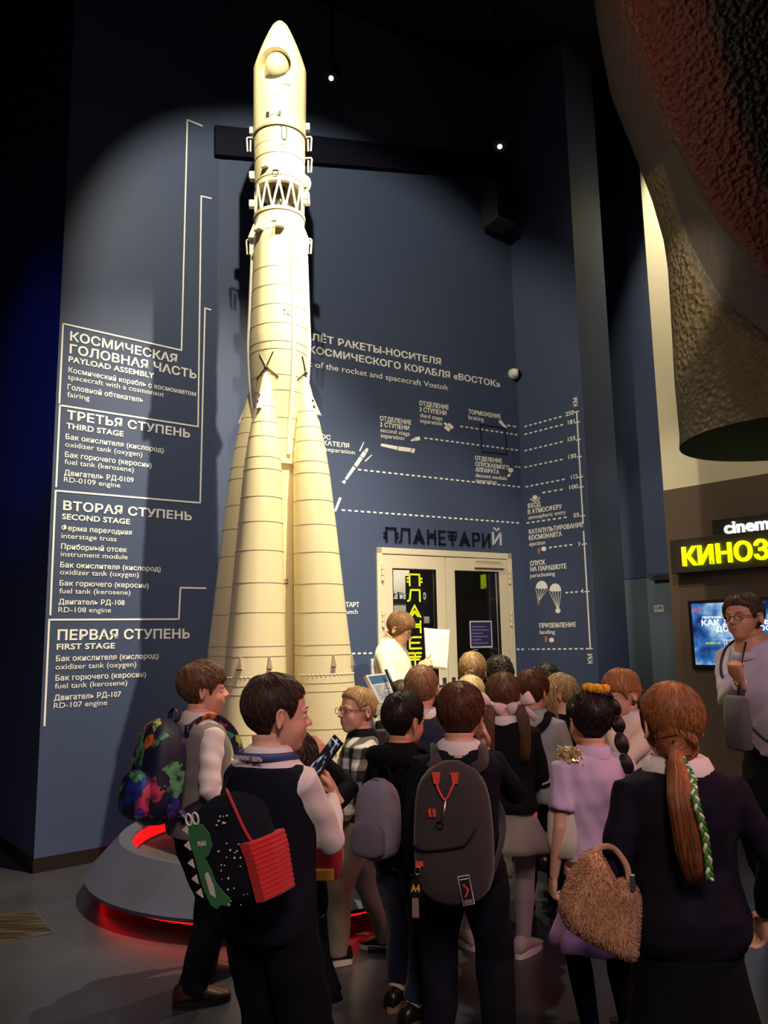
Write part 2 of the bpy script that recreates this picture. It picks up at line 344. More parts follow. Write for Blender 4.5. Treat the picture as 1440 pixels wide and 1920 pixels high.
for tx in ([('ВХОД',990.3,953,1014,949.7,8,B1),('В АТМОСФЕРУ',990.3,964.3,1054,954.5,8,B1),('atmospheric entry',991.5,974.2,1061,965,7.5,0.)],
 [('КАТАПУЛЬТИРОВАНИЕ',992.3,1001.7,1094,989.7,8,B1),('КОСМОНАВТА',992.3,1013,1054,1006.5,8,B1),('ejection',993,1024,1022.4,1020.6,7.5,0.)],
 [('СПУСК',994.3,1060.8,1022.7,1057.7,8,B1),('НА ПАРАШЮТЕ',995,1071.8,1062.6,1066.4,8,B1),('parachuting',994.6,1083,1041,1079.6,7.5,0.)],
 [('ПРИЗЕМЛЕНИЕ',1012,1177.2,1080.3,1175.2,8,B1),('landing',1012.6,1188.8,1041,1187.3,7.5,0.)]): KM(tx)
icon(PR, wall_right, [cirpx((1003.5,933),4.6)]); 
mb = MB()
for rr in (7, 9): mb.wstroke(PR, [PR.sz(1003.5+rr*math.cos(t), 934+rr*.75*math.sin(t)) for t in np.linspace(-.3, 3.0, 10)], .005)
mb.build('diagram_icon', m_white, wall_right)
icon(PR, wall_right, [cirpx((1020,1029),4.5)]); icon(PR, wall_right, [cirpx((1046.5,1145),4.7)]); icon(PR, wall_right, [cirpx((1034.5,1200),4.5)])
def cosmo(x, y): icon(PR, wall_right, [barpx((x,y-4),(x,y+4),2.6,2), cirpx((x,y-5),1.8,10), barpx((x-2.6,y-1),(x+2.6,y-2),1.4)], m_orange)
cosmo(1011,1034); cosmo(1024,1200); cosmo(1010,1130)
for cx, cy, tx, ty in ((1016,1103,1010.5,1126),(1041.5,1108,1046.5,1141)):
    top = [(cx+11*math.cos(t), cy-14*math.sin(t)) for t in np.linspace(0, math.pi, 14)]
    sc_ = [(cx-11+22*i/8, cy+(2.2 if i % 2 == 0 else 0)) for i in range(1, 8)]
    icon(PR, wall_right, [top+sc_], name='parachute_print')
    mb = MB()
    for i in range(0, 9, 2): mb.wstroke(PR, [PR.sz(cx-11+22*i/8, cy+1.5), PR.sz(tx+(i-4)*.3, ty)], .004)
    mb.build('diagram_icon', m_white, wall_right)
# ---- custom planetarium lettering (bars in a unit cell)
GL = {'П': ([[(0,0),(0,1),(1,1),(1,0)],[(-.22,.62),(0,.62)],[(-.22,.32),(0,.32)],[(1,.62),(1.22,.62)],[(1,.32),(1.22,.32)]], 1.),
 'Л': ([[(-.08,0),(.08,.1),(.2,1),(1,1),(1,0)]], 1.), 'А': ([[(0,0),(.5,1),(1,0)],[(.22,.05),(.5,.5),(.78,.05)],[(.2,.42),(.36,.22)],[(.8,.42),(.64,.22)]], 1.1),
 'Н': ([[(0,0),(0,1)],[(0,.5),(.4,.5),(.4,.72),(1,.72)],[(1,0),(1,1)],[(.55,.5),(1,.5)]], .8), 'Е': ([[(1,0),(0,0),(0,1),(1,1)],[(0,.5),(.85,.5)]], .62),
 'Т': ([[(-.1,1),(1.1,1)],[(.5,1),(.5,0)],[(-.05,.68),(1.05,.68)],[(.1,.44),(.9,.44)]], .8), 'Р': ([[(0,0),(0,1),(.8,1),(1,.85),(1,.6),(.8,.45),(0,.45)]], .7),
 'И': ([[(0,1),(0,0),(1,1),(1,0)]], .8), 'Й': ([[(0,.72),(0,0),(1,.72),(1,0)],[(.2,1),(.5,.86),(.8,1)]], .8)}
def cword(mb, W, ch, s0, z0, wd, ht, lw, o0, o1):
    for st in GL[ch][0]: mb.wstroke(W, [(s0+x*wd, z0+y*ht) for x, y in st], lw, o0, o1)
m_signblk = mat('black sign letters', S(14, 20, 38), .35)
word = 'ПЛАНЕТАРИ'; s0, z0 = PB.sz(724, 1015); s1, _ = PB.sz(917, 1025); z1 = PB.sz(724, 990)[1]; ht = z1-z0
tot = sum(GL[c][1] for c in word); gap = .5; unit = (s1-s0)/(tot+gap*(len(word)-1)); x = s0
sign = empty('planetarium_sign', PB.P((s0+s1)/2, z0), 0, 'black raised lettering over the glass double door, last letter silver', 'sign')
for c in word:
    mb = MB(); cword(mb, PB, c, x, z0, GL[c][1]*unit, ht, .017, .002, .014); mb.build('letter', m_signblk, sign); x += (GL[c][1]+gap)*unit
mb = MB(); sa, za = PB.sz(924, 1021); sb, _ = PB.sz(938, 1021); cword(mb, PB, 'Й', sa, za, sb-sa, (PB.sz(924,991)[1]-za),   .017, .002, .014)
tag(mb.build('letter', mat('silver letter', S(190, 200, 210), .4), sign), 'silver letter')
# ================================================================== GLASS DOUBLE DOOR
m_frame = mat('cream door frame', S(214, 206, 186), .4, spec=.4)
m_glass = mat('door glass', (1, 1, 1), .02, trans=1., spec=.5)
m_yel = mat('yellow vinyl', S(225, 232, 40), .5, emit=(S(225, 232, 40), .08))
door = empty('door_1', PB.P((sd0+sd1)/2, 0)); struct(door)
fw = .055; mid = (sd0+sd1)/2
mid = PB.sz(835, 1100)[0]
mb = MB().wbox(PB, sd0, sd0+fw, 0, zd1, -.09, .02).wbox(PB, sd1-fw, sd1, 0, zd1, -.09, .02).wbox(PB, sd0, sd1, zd1-fw, zd1, -.09, .02)
mb.build('door_frame', m_frame, door, bevel=.004)
def leaf(a, b):
    st, tr = .10, .12; top = zd1-fw-.006
    lf = MB().wbox(PB, a, a+st, .01, top, -.05, .012).wbox(PB, b-st, b, .01, top, -.05, .012).wbox(PB, a+st, b-st, top-tr, top, -.05, .012).wbox(PB, a+st, b-st, .01, .30, -.05, .012).build('door_leaf', m_frame, door, bevel=.004)
    MB().wbox(PB, a+st, b-st, .30, top-tr, -.026, -.020).build('glass_pane', m_glass, lf)
    g = MB()
    for (p, q) in ((a+st-.001, a+st+.009), (b-st-.009, b-st+.001)): g.wbox(PB, p, q, .30, top-tr, -.03, .006)
    g.wbox(PB, a+st, b-st, top-tr-.009, top-tr, -.03, .006); g.build('glazing_bead', m_blackpl, lf)
    return lf, a+st, b-st, top-tr
l1, a1, b1, tp = leaf(sd0+fw+.003, mid-.003); l2, a2, b2, tp = leaf(mid+.003, sd1-fw-.003)
for s_, lf in ((sd0+fw-.01, l1), (sd1-fw+.01, l2)):
    for z in (2.02, 1.62, .3):
        h = MB(); 
        for k in range(3): h.tube([PB.P(s_, z+k*.05-.07, .028), PB.P(s_, z+k*.05-.026, .028)], .014, 10)
        h.build('hinge', m_frame, lf, smooth=30)
mb = MB().wbox(PB, b2-.30, b2+.04, tp+.03, tp+.08, .012, .055); mb.obox(PB.P(b2-.16, tp+.1, .07), PB.d*.15, PB.n*.008, (0,0,.012)); mb.build('door_closer', m_frame, l2, bevel=.004)
mb = MB().tube([PB.P(mid+.05, 1.03, .012), PB.P(mid+.05, 1.03, .05), PB.P(mid+.16, 1.03, .05)], .013, 10); mb.wbox(PB, mid+.03, mid+.07, .94, 1.1, .012, .018); mb.build('door_handle', m_metal, l2, smooth=40)
mb = MB().tube([PB.P(mid-.05, 1.03, .012), PB.P(mid-.05, 1.03, .05), PB.P(mid-.16, 1.03, .05)], .013, 10); mb.wbox(PB, mid-.07, mid-.03, .94, 1.1, .012, .018); mb.build('door_handle', m_metal, l1, smooth=40)
# yellow vertical word on the left pane (on the outside of the glass)
sA, zA = PB.sz(768, 1097); sB, _ = PB.sz(791, 1097)
z = zA; hh_ = zA-PB.sz(768, 1097)[1]; cellh = PB.sz(768,1073)[1]-PB.sz(768,1097)[1]; pitch = PB.sz(768,1097)[1]-PB.sz(768,1126.5)[1]
for i, c in enumerate('ПЛАНЕТАРИЙ'[:6]):
    mb = MB(); cword(mb, PB, c, sA+(.1 if c == 'П' else 0)*(sB-sA), zA-i*pitch, (sB-sA)*(.8 if c in 'ПТ' else .9), cellh*.86, .017, -.019, -.0175); mb.build('lettering', m_yel, l1)
# dark band + wavy pattern decal behind the word
m_dband = mat('dark vinyl', S(24, 32, 40), .4); mb = MB().wbox(PB, PB.sz(764,1100)[0], PB.sz(797,1100)[0], .32, tp-.06, -.036, -.034); mb.build('vinyl_band', m_dband, l1)
# poster on the right pane
pA = PB.sz(882.5, 1164); pB = PB.sz(926, 1214)
pst = empty('poster', PB.P((pA[0]+pB[0])/2, pB[1], -.018), 0, 'dark purple notice with white border taped to the right door pane', 'poster')
MB().wbox(PB, pA[0], pB[0], pB[1], pA[1], -.0195, -.018).build('sheet', mat('poster white', S(205, 200, 225), .5), pst)
MB().wbox(PB, pA[0]+.012, pB[0]-.012, pB[1]+.014, pA[1]-.012, -.018, -.0172).build('print_field', mat('poster purple', S(52, 44, 92), .4), pst)
mb = MB(); zz = pA[1]-.05
for t, wd, cp in (('УВАЖАЕМЫЕ', .16, .012),('ПОСЕТИТЕЛИ', .17, .014),('ВХОД В ПЛАНЕТАРИЙ', .19, .010),('ТОЛЬКО ПО БИЛЕТАМ', .15, .010)):
    pass
for i in range(8):
    wl = (.8, .95, .6, .9, .5, .85, .55, .3)[i]*(pB[0]-pA[0]-.05)
    mb.wbox(PB, pA[0]+.025, pA[0]+.025+wl, zz-i*.030-.010, zz-i*.030, -.0172, -.0168)
mb.build('print_lines', mat('poster lilac', S(120, 110, 165), .5), pst)
# vestibule behind the glass
m_vest = mat('dark vestibule', S(40, 38, 36), .8); m_vw = mat('pale vestibule wall', S(190, 186, 172), .8)
zf = .002
vb = MB().wbox(PB, sd0-.7, sd1+1.7, 0, 2.9, -2.3, -2.2).wbox(PB, sd0-.75, sd0-.7, 0, 2.9, -2.2, -.2).wbox(PB, sd1+1.7, sd1+1.75, 0, 2.9, -2.2, -.2).wbox(PB, sd0-.7, sd1+1.7, 2.9, 2.95, -2.3, -.2)
struct(vb.build('wall_vestibule', m_vest))
PV = Wall(PB.P(0, 0, -1.0), 59.3); g0, g1, g2 = PV.sz(715, 1100)[0], PV.sz(768, 1100)[0], PV.sz(802, 1100)[0]
ib = empty('hanging_banner', PV.P((g0+g1)/2, 0), 0, 'pale exhibit panel with handwritten title seen through the left glass door pane', 'display panel')
MB().wbox(PV, g0-.2, g1, 0.1, 2.6, -.06, 0).build('board', m_vw, ib)
bz0, bz1 = PV.sz(728, 1132)[1], PV.sz(728, 1110)[1]
MB().wbox(PV, g0-.2, g2, bz0, bz1, .0, .012).build('title_band', m_dband, ib); MB().wbox(PV, g0-.2, g2, bz0-.20, bz0-.13, .0, .012).build('lower_rail', m_vw, ib)
mb = MB(); tx0 = PV.sz(700, 1128)[0]; ptext(mb, PV.P(tx0, bz0+.05, .0125), PV.d, (0,0,1), 'Посадка на Землю', PV.sz(797, 1128)[0]-tx0, .085, .006, .003); mb.build('lettering', m_white, ib)
wv = MB()
for i in range(12):
    z_ = 1.02+i*.03; sA_ = PB.sz(764,1200)[0]; sB_ = PB.sz(790,1200)[0]
    wv.wstroke(PB, [(sA_+(sB_-sA_)*k/10, z_+.018*math.sin(k*.55+i*.25)) for k in range(11)], .005, -.0335, -.0325)
wv.build('wave_pattern', mat('pale vinyl lines', S(150, 160, 165), .5), l1)
vl = bpy.data.lights.new('light_vestibule', 'POINT'); vl.energy = 45; vl.color = (1, .9, .7); vl.shadow_soft_size = .1
vo = bpy.data.objects.new('light_vestibule', vl); COL.objects.link(vo); vo.location = PV.P(g0+.05, 2.5, .5)
# ================================================================== GREY SERVICE DOOR
d2 = empty('door_2', PD.P(PD.sz(1210,1100)[0], 0)); struct(d2)
q0, qz = PD.sz(1164, 1089); q1, _ = PD.sz(1262, 1083)
lf = MB().wbox(PD, q0, q1+.12, .01, qz, 0, .03).build('door_leaf', m_greyd, d2, bevel=.003)
MB().wbox(PD, q0-.012, q0, .0, qz+.012, 0, .02).wbox(PD, q0-.012, q1+.12, qz, qz+.012, 0, .02).build('door_frame', m_navyd, d2)
h0, hz = PD.sz(1232, 1086)
MB().wbox(PD, h0, h0+.24, qz-.03, qz+.02, .03, .075).obox(PD.P(h0+.1, qz+.03, .09), PD.d*.14, PD.n*.01, (0,0,.008)).build('door_closer', m_metal, lf, bevel=.004)
n0, nz0 = PD.sz(1230.5, 1148); n1, nz1 = PD.sz(1247, 1134)
pl_ = MB().wbox(PD, n0, n1, nz0, nz1, .03, .034).build('number_plate', mat('plate grey', S(186, 190, 188), .5), lf)
mb = MB(); ptext(mb, PD.P(n0+.012, nz0+.025, .0342), PD.d, (0,0,1), '12-40', n1-n0-.024, .035, .01, .002); mb.build('lettering', m_blackpl, pl_)
k0, kz = PD.sz(1197, 1272)
mb = MB().tube([PD.P(k0-.03, kz, .03), PD.P(k0-.03, kz, .085), PD.P(k0+.1, kz, .085)], .012, 10); mb.wbox(PD, k0-.055, k0-.005, kz-.16, kz+.04, .03, .037); mb.build('door_handle', m_metal, lf, smooth=40)
# ================================================================== CINEMA SIGNS AND SCREEN
m_signbox = mat('dark sign box', S(58, 50, 44), .5); m_neon = mat('yellow lit letters', S(235, 255, 30), .5, emit=(S(225, 250, 0), 2.2)); m_wlit = mat('white lit letters', (1,1,1), .5, emit=((1,1,1), 1.6))
sg = empty('lit_sign', PC.P(.6, 2.1, .1), 0, 'sign box with glowing yellow cinema hall lettering on brown wall', 'sign')
c0, cz0 = PC.sz(1268, 1078); c1, cz1 = PC.sz(1268, 1016); 
MB().wbox(PC, c0+.05, c0+2.6, cz0, cz1, .012, .17).build('sign_box', m_signbox, sg, bevel=.004)
PCs = Wall(PC.P(0, 0, .17), 139)
mb = MB(); v, f = glyphs('КИНОЗАЛ', .02); sA, zA = PCs.sz(1283, 1061); ch_ = PCs.sz(1283, 1029)[1]-zA; sE = PCs.sz(1440, 1040)[0]
x0, x1 = v[:,0].min(), v[:,0].max(); vz, fz = glyphs('КИНОЗ', .02); sx = (sE-sA)/(vz[:,0].max()-x0)*1.02; sy = ch_/capunit()
mb.add([PCs.P(sA+(p[0]-x0)*sx, zA+p[1]*sy, .002+(p[2]+.5)*.03) for p in v], f); tag(mb.build('lettering', m_neon, sg), 'glowing yellow letters')
sg2 = empty('lit_sign', PC.P(.9, 2.35, .1), 0, 'small dark box with white lit latin lettering above the yellow sign', 'sign')
e0, ez0 = PC.sz(1347, 1012); _, ez1 = PC.sz(1347, 977)
MB().wbox(PC, e0, e0+1.5, cz1+.005, ez1, .012, .10).build('sign_box', mat('black sign box', S(30, 28, 26), .5), sg2, bevel=.003)
PCt = Wall(PC.P(0, 0, .10), 139); v, f = glyphs('cinema', .02); vz, fz = glyphs('cinem', .02); sA, zA = PCt.sz(1360, 1001); sE = PCt.sz(1443, 990)[0]; ch_ = PCt.sz(1360, 979)[1]-zA
sx = (sE-sA)/(vz[:,0].max()-v[:,0].min()); sy = ch_/capunit()
mb = MB().add([PCt.P(sA+(p[0]-v[:,0].min())*sx, zA+p[1]*sy, .002+(p[2]+.5)*.02) for p in v], f); tag(mb.build('lettering', m_wlit, sg2), 'white lit letters')
# screen
tv = empty('wall_screen', PC.P(.6, 1.1, .03), 0, 'wall mounted screen showing a blue cloudy film schedule behind the woman', 'screen')
t0, tz1 = PC.sz(1295, 1127); _, tz0 = PC.sz(1305, 1253); t1 = t0+1.08
MB().wbox(PC, t0, t1, tz0, tz1, .012, .06).build('bezel', m_blackpl, tv, bevel=.006)
m_scr = bpy.data.materials.new('screen picture'); m_scr.use_nodes = True; nt = m_scr.node_tree; bb = nt.nodes['Principled BSDF']
tc = nt.nodes.new('ShaderNodeTexCoord'); n1_ = nt.nodes.new('ShaderNodeTexNoise'); n1_.inputs['Scale'].default_value = 5; n1_.inputs['Detail'].default_value = 6
cr_ = nt.nodes.new('ShaderNodeValToRGB'); e = cr_.color_ramp.elements; e[0].position = .36; e[0].color = (*S(12, 30, 90), 1); e[1].position = .68; e[1].color = (*S(190, 225, 240), 1); q = e.new(.5); q.color = (*S(50, 110, 180), 1)
nt.links.new(tc.outputs['Object'], n1_.inputs['Vector']); nt.links.new(n1_.outputs['Fac'], cr_.inputs[0]); nt.links.new(cr_.outputs[0], bb.inputs['Emission Color']); bb.inputs['Emission Strength'].default_value = 1.0; bb.inputs['Base Color'].default_value = (0,0,0,1)
scr = MB().wbox(PC, t0+.035, t1-.035, tz0+.035, tz1-.03, .06, .0615).build('display', m_scr, tv)
m_te = mat('screen white', (1,1,1), .5, emit=((1,1,1), 1.1)); m_ty = mat('screen yellow', (1,1,0), .5, emit=(S(210,230,60), .8)); m_tr = mat('screen red', (1,0,0), .5, emit=(S(200,40,60), .8))
PT = Wall(PC.P(0,0,.0615), 139)
mb = MB(); th = (.0005, .0015)
wtext(mb, PT, 'КАК ДОБРАТЬСЯ', 1316, 1173, 1470, 1168, 10, .02, th); wtext(mb, PT, 'ДО КОСМОСА', 1343, 1184, 1460, 1180, 9, .02, th); wtext(mb, PT, 'ПРОГРАММА', 1317, 1160, 1360, 1158, 3.5, .02, th)
for i, t in enumerate(('12:15','12:40','13:15','13:40','13:50','14:15','14:40','15:15')): wtext(mb, PT, t, 1357.5+i*.6, 1203+i*6.2, 1374+i*.6, 1202+i*6.2, 4.2, .02, th)
mb.build('lettering', m_te, scr); mb = MB(); wtext(mb, PT, '60 МИН 12+', 1324, 1208, 1352, 1206, 4, .02, th); mb.build('lettering', m_ty, scr)
mb = MB().wstroke(PT, [PT.sz(1306+5*math.cos(t)*1.3, 1143-3*math.sin(t)+math.cos(t)*2) for t in np.linspace(-2.8, 1.2, 12)], .010, .0005, .0015); mb.build('logo_mark', m_tr, scr)
# ================================================================== HANGING SCULPTURE (upper right)
m_rock = bpy.data.materials.new('rough sculpture'); m_rock.use_nodes = True; nt = m_rock.node_tree; bb = nt.nodes['Principled BSDF']; bb.inputs['Roughness'].default_value = .55
uvn = nt.nodes.new('ShaderNodeUVMap'); sp = nt.nodes.new('ShaderNodeSeparateXYZ'); nt.links.new(uvn.outputs[0], sp.inputs[0])
tc = nt.nodes.new('ShaderNodeTexCoord'); ns = nt.nodes.new('ShaderNodeTexNoise'); ns.inputs['Scale'].default_value = 2.2
nt.links.new(tc.outputs['Object'], ns.inputs['Vector'])
def mnode(op, a, b=None):
    n = nt.nodes.new('ShaderNodeMath'); n.operation = op
    for i, q in enumerate((a, b)):
        if q is None: continue
        if isinstance(q, (int, float)): n.inputs[i].default_value = q
        else: nt.links.new(q, n.inputs[i])
    return n.outputs[0]
# band coordinate stored in uv.x: <0 crust below/left, 0..1 smooth band, >1 red interior turning near-black
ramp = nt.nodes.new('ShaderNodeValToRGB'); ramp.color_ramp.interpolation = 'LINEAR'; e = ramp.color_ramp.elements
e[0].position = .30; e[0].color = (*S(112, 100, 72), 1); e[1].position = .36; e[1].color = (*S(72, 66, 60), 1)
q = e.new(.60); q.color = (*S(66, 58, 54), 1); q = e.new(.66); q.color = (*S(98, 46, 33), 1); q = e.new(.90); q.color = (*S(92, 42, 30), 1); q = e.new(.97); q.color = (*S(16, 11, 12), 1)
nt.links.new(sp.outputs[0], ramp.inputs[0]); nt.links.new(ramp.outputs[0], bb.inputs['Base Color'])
vo_ = nt.nodes.new('ShaderNodeTexVoronoi'); vo_.inputs['Scale'].default_value = 24; nt.links.new(tc.outputs['Object'], vo_.inputs['Vector'])
n2 = nt.nodes.new('ShaderNodeTexNoise'); n2.inputs['Scale'].default_value = 30; n2.inputs['Detail'].default_value = 5; nt.links.new(tc.outputs['Object'], n2.inputs['Vector'])
band = nt.nodes.new('ShaderNodeValToRGB'); e = band.color_ramp.elements; e[0].position = .30; e[0].color = (1,1,1,1); e[1].position = .37; e[1].color = (.06,.06,.06,1); q = e.new(.60); q.color = (.06,.06,.06,1); q = e.new(.68); q.color = (1,1,1,1)
nt.links.new(sp.outputs[0], band.inputs[0]); hgt = mnode('MULTIPLY', mnode('ADD', vo_.outputs['Distance'], n2.outputs['Fac']), band.outputs[0])
bp = nt.nodes.new('ShaderNodeBump'); bp.inputs['Strength'].default_value = 1.; bp.inputs['Distance'].default_value = .035; nt.links.new(hgt, bp.inputs['Height']); nt.links.new(bp.outputs[0], bb.inputs['Normal'])
YS = 5.2; rows = []; left = [(1105,-260),(1112,-120),(1128,0),(1150,120),(1195,240),(1230,340),(1252,420),(1261,480),(1269,600),(1275,700),(1286,800),(1286,826)]
rad = [1.0,.95,.88,.80,.68,.60,.56,.56,.58,.62,.68,.70]
bl = [.66,.66,.62,.60,.56,.52,.49,.46,.36,.24,.14,.10]   # angle (fraction) where the band sits, seen from the left edge
NS = 72; UVs = []
for (px, py), rr, b0 in zip(left, rad, bl):
    p = aty(px, py, YS); c = np.array([p[0]+rr, YS, p[2]])
    rows.append([c+np.array([-rr*math.cos(2*math.pi*i/NS), -rr*math.sin(2*math.pi*i/NS), 0]) for i in range(NS)])
# resample rows smoothly
ctl = np.array(rows); K = 60; tt = np.linspace(0, len(rows)-1, K); out = []
for t in tt:
    i = min(int(t), len(rows)-2); f_ = t-i; out.append(ctl[i]*(1-f_)+ctl[i+1]*f_)
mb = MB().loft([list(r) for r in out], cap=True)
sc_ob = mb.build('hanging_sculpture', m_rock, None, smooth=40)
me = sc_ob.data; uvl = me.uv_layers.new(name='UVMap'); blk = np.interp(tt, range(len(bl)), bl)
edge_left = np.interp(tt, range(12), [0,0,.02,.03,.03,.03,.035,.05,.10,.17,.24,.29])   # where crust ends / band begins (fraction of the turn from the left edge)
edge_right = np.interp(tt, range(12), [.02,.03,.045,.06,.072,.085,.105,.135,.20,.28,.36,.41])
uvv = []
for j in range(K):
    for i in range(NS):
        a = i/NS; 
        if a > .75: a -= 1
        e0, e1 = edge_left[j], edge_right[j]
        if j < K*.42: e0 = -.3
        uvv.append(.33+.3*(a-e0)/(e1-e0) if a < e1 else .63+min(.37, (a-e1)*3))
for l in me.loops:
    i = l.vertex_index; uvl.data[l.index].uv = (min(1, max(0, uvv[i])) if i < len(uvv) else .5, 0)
me.materials.append(m_black); [setattr(pg, 'material_index', 1) for pg in me.polygons if len(pg.vertices) > 10]  # black end caps put the dark of the hollow inside into the colour
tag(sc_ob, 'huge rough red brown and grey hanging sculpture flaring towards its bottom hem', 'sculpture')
# ================================================================== CEILING FIXTURES, WALL DEVICES
def lampcan(name, loc, tgt, label, group=None):
    o = empty(name, loc, 0, label, 'stage light', group); d = np.array(tgt, float)-np.array(loc); d /= np.linalg.norm(d); L = np.array(loc, float)
    MB().tube([L-d*.02, L-d*.2, L-d*.23], [.055, .055, .03], 20).build('lamp_housing', m_blackpl, o, smooth=30)
    MB().tube([L-d*.11+np.array([.065,0,0]), L-d*.11+np.array([.065,0,.12]), L-d*.11+np.array([-.065,0,.12]), L-d*.11+np.array([-.065,0,0])], .008, 8).build('yoke', m_blackpl, o)
    MB().tube([L-d*.11+np.array([0,0,.12]), (*(L-d*.11)[:2], CEIL)], .01, 8).build('hanger', m_blackpl, o)
    MB().tube([L-d*.018, L-d*.02], [.022, .022], 20).build('lens', mat('lamp lens', (1,.95,.8), .2, emit=((1,.9,.65), 1.5)), o)
p = aty(620, 148, 6.2); lampcan('stage_light', tuple(p), (p[0]-.3, p[1]-1.0, p[2]-1.4), 'small black ceiling spotlight with bright rim right of the rocket nose')
lampcan('stage_light', (1.05, 6.3, 5.6), (.25, 3.8, 1.0), 'added black housing of the crowd fill lamp under the dark ceiling, hard to see')  # housing made up to go with the crowd's front fill lamp
q = PB.hit(915, 405)+PB.n*.18
sp_ = empty('loudspeaker', tuple(q), 0, 'dark loudspeaker hung high on the blue wall right of the rocket', 'loudspeaker')
MB().obox(q, PB.d*.13, PB.n*.12, (0,0,.2)).build('cabinet', mat('speaker grey', S(60, 60, 62), .6), sp_, bevel=.01)
MB().obox(q+PB.n*.122, PB.d*.11, PB.n*.004, (0,0,.18)).build('grille', m_blackpl, sp_); MB().tube([q-PB.n*.1, q-PB.n*.18], .02, 8).build('bracket', m_blackpl, sp_)
q = PB.hit(961, 702)
dc = empty('dome_camera', tuple(q), 0, 'white dome security camera on the blue wall near the corner', 'security camera')
m_wpl = mat('white plastic', S(235, 235, 230), .4)
MB().tube([q, q+PB.n*.03], .055, 20).build('base', m_wpl, dc, smooth=40); MB().ball(q+PB.n*.04, .048).build('dome', m_wpl, dc, smooth=True)
MB().ball(q+PB.n*.06+PB.d*.018, .034).build('lens', m_blackpl, dc, smooth=True)
q = PB.hit(701, 1252); cr2 = empty('card_reader', tuple(q), 0, 'small white card reader with black window beside the door frame', 'card reader')
MB().obox(q+PB.n*.015, PB.d*.035, PB.n*.015, (0,0,.075)).build('case', m_wpl, cr2, bevel=.006); MB().obox(q+PB.n*.031+np.array([0,0,.035]), PB.d*.022, PB.n*.002, (0,0,.024)).build('window', m_blackpl, cr2)
# floor hatch
fh = [atz(-60, 1720, 0), atz(104, 1752, 0), atz(64, 1705, 0), atz(-90, 1668, 0)]
fh = [atz(-70, 1783, 0), atz(104, 1750, 0), atz(66, 1706, 0), atz(-70, 1727, 0)]
fo = empty('floor_hatch', tuple(np.mean(fh, axis=0)), 0, 'brushed metal cover plate set in the dark floor at the left', 'floor plate')
z3 = np.array([0,0,.006]); mb = MB().hexa([p for p in fh]+[p+z3 for p in fh]); mb.build('rim', mat('plate rim', S(120, 118, 112), .4, metal=.8), fo)
cc = np.mean(fh, axis=0); fi = [cc+(p-cc)*.93 for p in fh]
m_br = mat('brushed plate', S(132, 116, 96), .38, metal=.9); nt = m_br.node_tree; tc = nt.nodes.new('ShaderNodeTexCoord'); mp = nt.nodes.new('ShaderNodeMapping'); mp.inputs['Rotation'].default_value = (0,0,R_(-34)); mp.inputs['Scale'].default_value = (3, 90, 1)
ns = nt.nodes.new('ShaderNodeTexNoise'); ns.inputs['Scale'].default_value = 1.; cr_ = nt.nodes.new('ShaderNodeValToRGB'); cr_.color_ramp.elements[0].position = .4; cr_.color_ramp.elements[0].color = (*S(70,60,50),1); cr_.color_ramp.elements[1].position = .62; cr_.color_ramp.elements[1].color = (*S(170,150,126),1)
nt.links.new(tc.outputs['Object'], mp.inputs[0]); nt.links.new(mp.outputs[0], ns.inputs['Vector']); nt.links.new(ns.outputs['Fac'], cr_.inputs[0]); nt.links.new(cr_.outputs[0], nt.nodes['Principled BSDF'].inputs['Base Color'])
MB().hexa([p+z3 for p in fi]+[p+z3*1.4 for p in fi]).build('cover', m_br, fo)
# ================================================================== ROCKET
RX, RY = -.70, 5.25
m_rk = bpy.data.materials.new('cream rocket paint'); m_rk.use_nodes = True; bb = m_rk.node_tree.nodes['Principled BSDF']
bb.inputs['Base Color'].default_value = (*S(242, 230, 188), 1); bb.inputs['Roughness'].default_value = .42
m_rk2 = mat('rocket seam', S(170, 158, 135), .6); m_rkd = mat('rocket dark marks', S(50, 46, 42), .6); m_rkg = mat('nozzle grey', S(90, 86, 80), .4, metal=.7)
m_rkw = mat('white fittings', S(246, 242, 228), .45); m_hole = mat('window interior', S(176, 170, 150), .6)
rocket = empty('rocket_model', (RX, RY, .3), 0, 'tall cream rocket model with four strap-on boosters standing on the round pedestal', 'rocket')
def zy(y): return float(aty(521, y, RY)[2])
def rw(wpx, y, Y=RY): 
    p = aty(521, y, Y); return wpx/2*float((p-CAM)@FW)/FPX
def rev(prof, name, m=m_rk, c=(RX, RY), n=64, parent=rocket, sm=32): return MB().lathe(prof, c, n).build(name, m, parent, smooth=sm)
# payload fairing with an elliptical window opening on its cone/shoulder (boolean cut)
zt_, zsh, zfb = zy(40), zy(137), zy(262)
prof = [(.001, zfb), (rw(98.5,262), zfb), (rw(98.5,262), zfb+.02), (rw(98.5,137), zsh)]
for k in range(1, 9):
    t = k/8; prof.append((rw(98.5,137)*(1-t)+rw(44,66)*t+.006*math.sin(math.pi*t), zsh+(zy(66)-zsh)*t))
prof += [(rw(30,54), zy(52.5)), (rw(16,45), zy(44.5)), (rw(7,41), zy(41)), (.001, zt_)]
fair = rev(prof, 'payload_fairing')
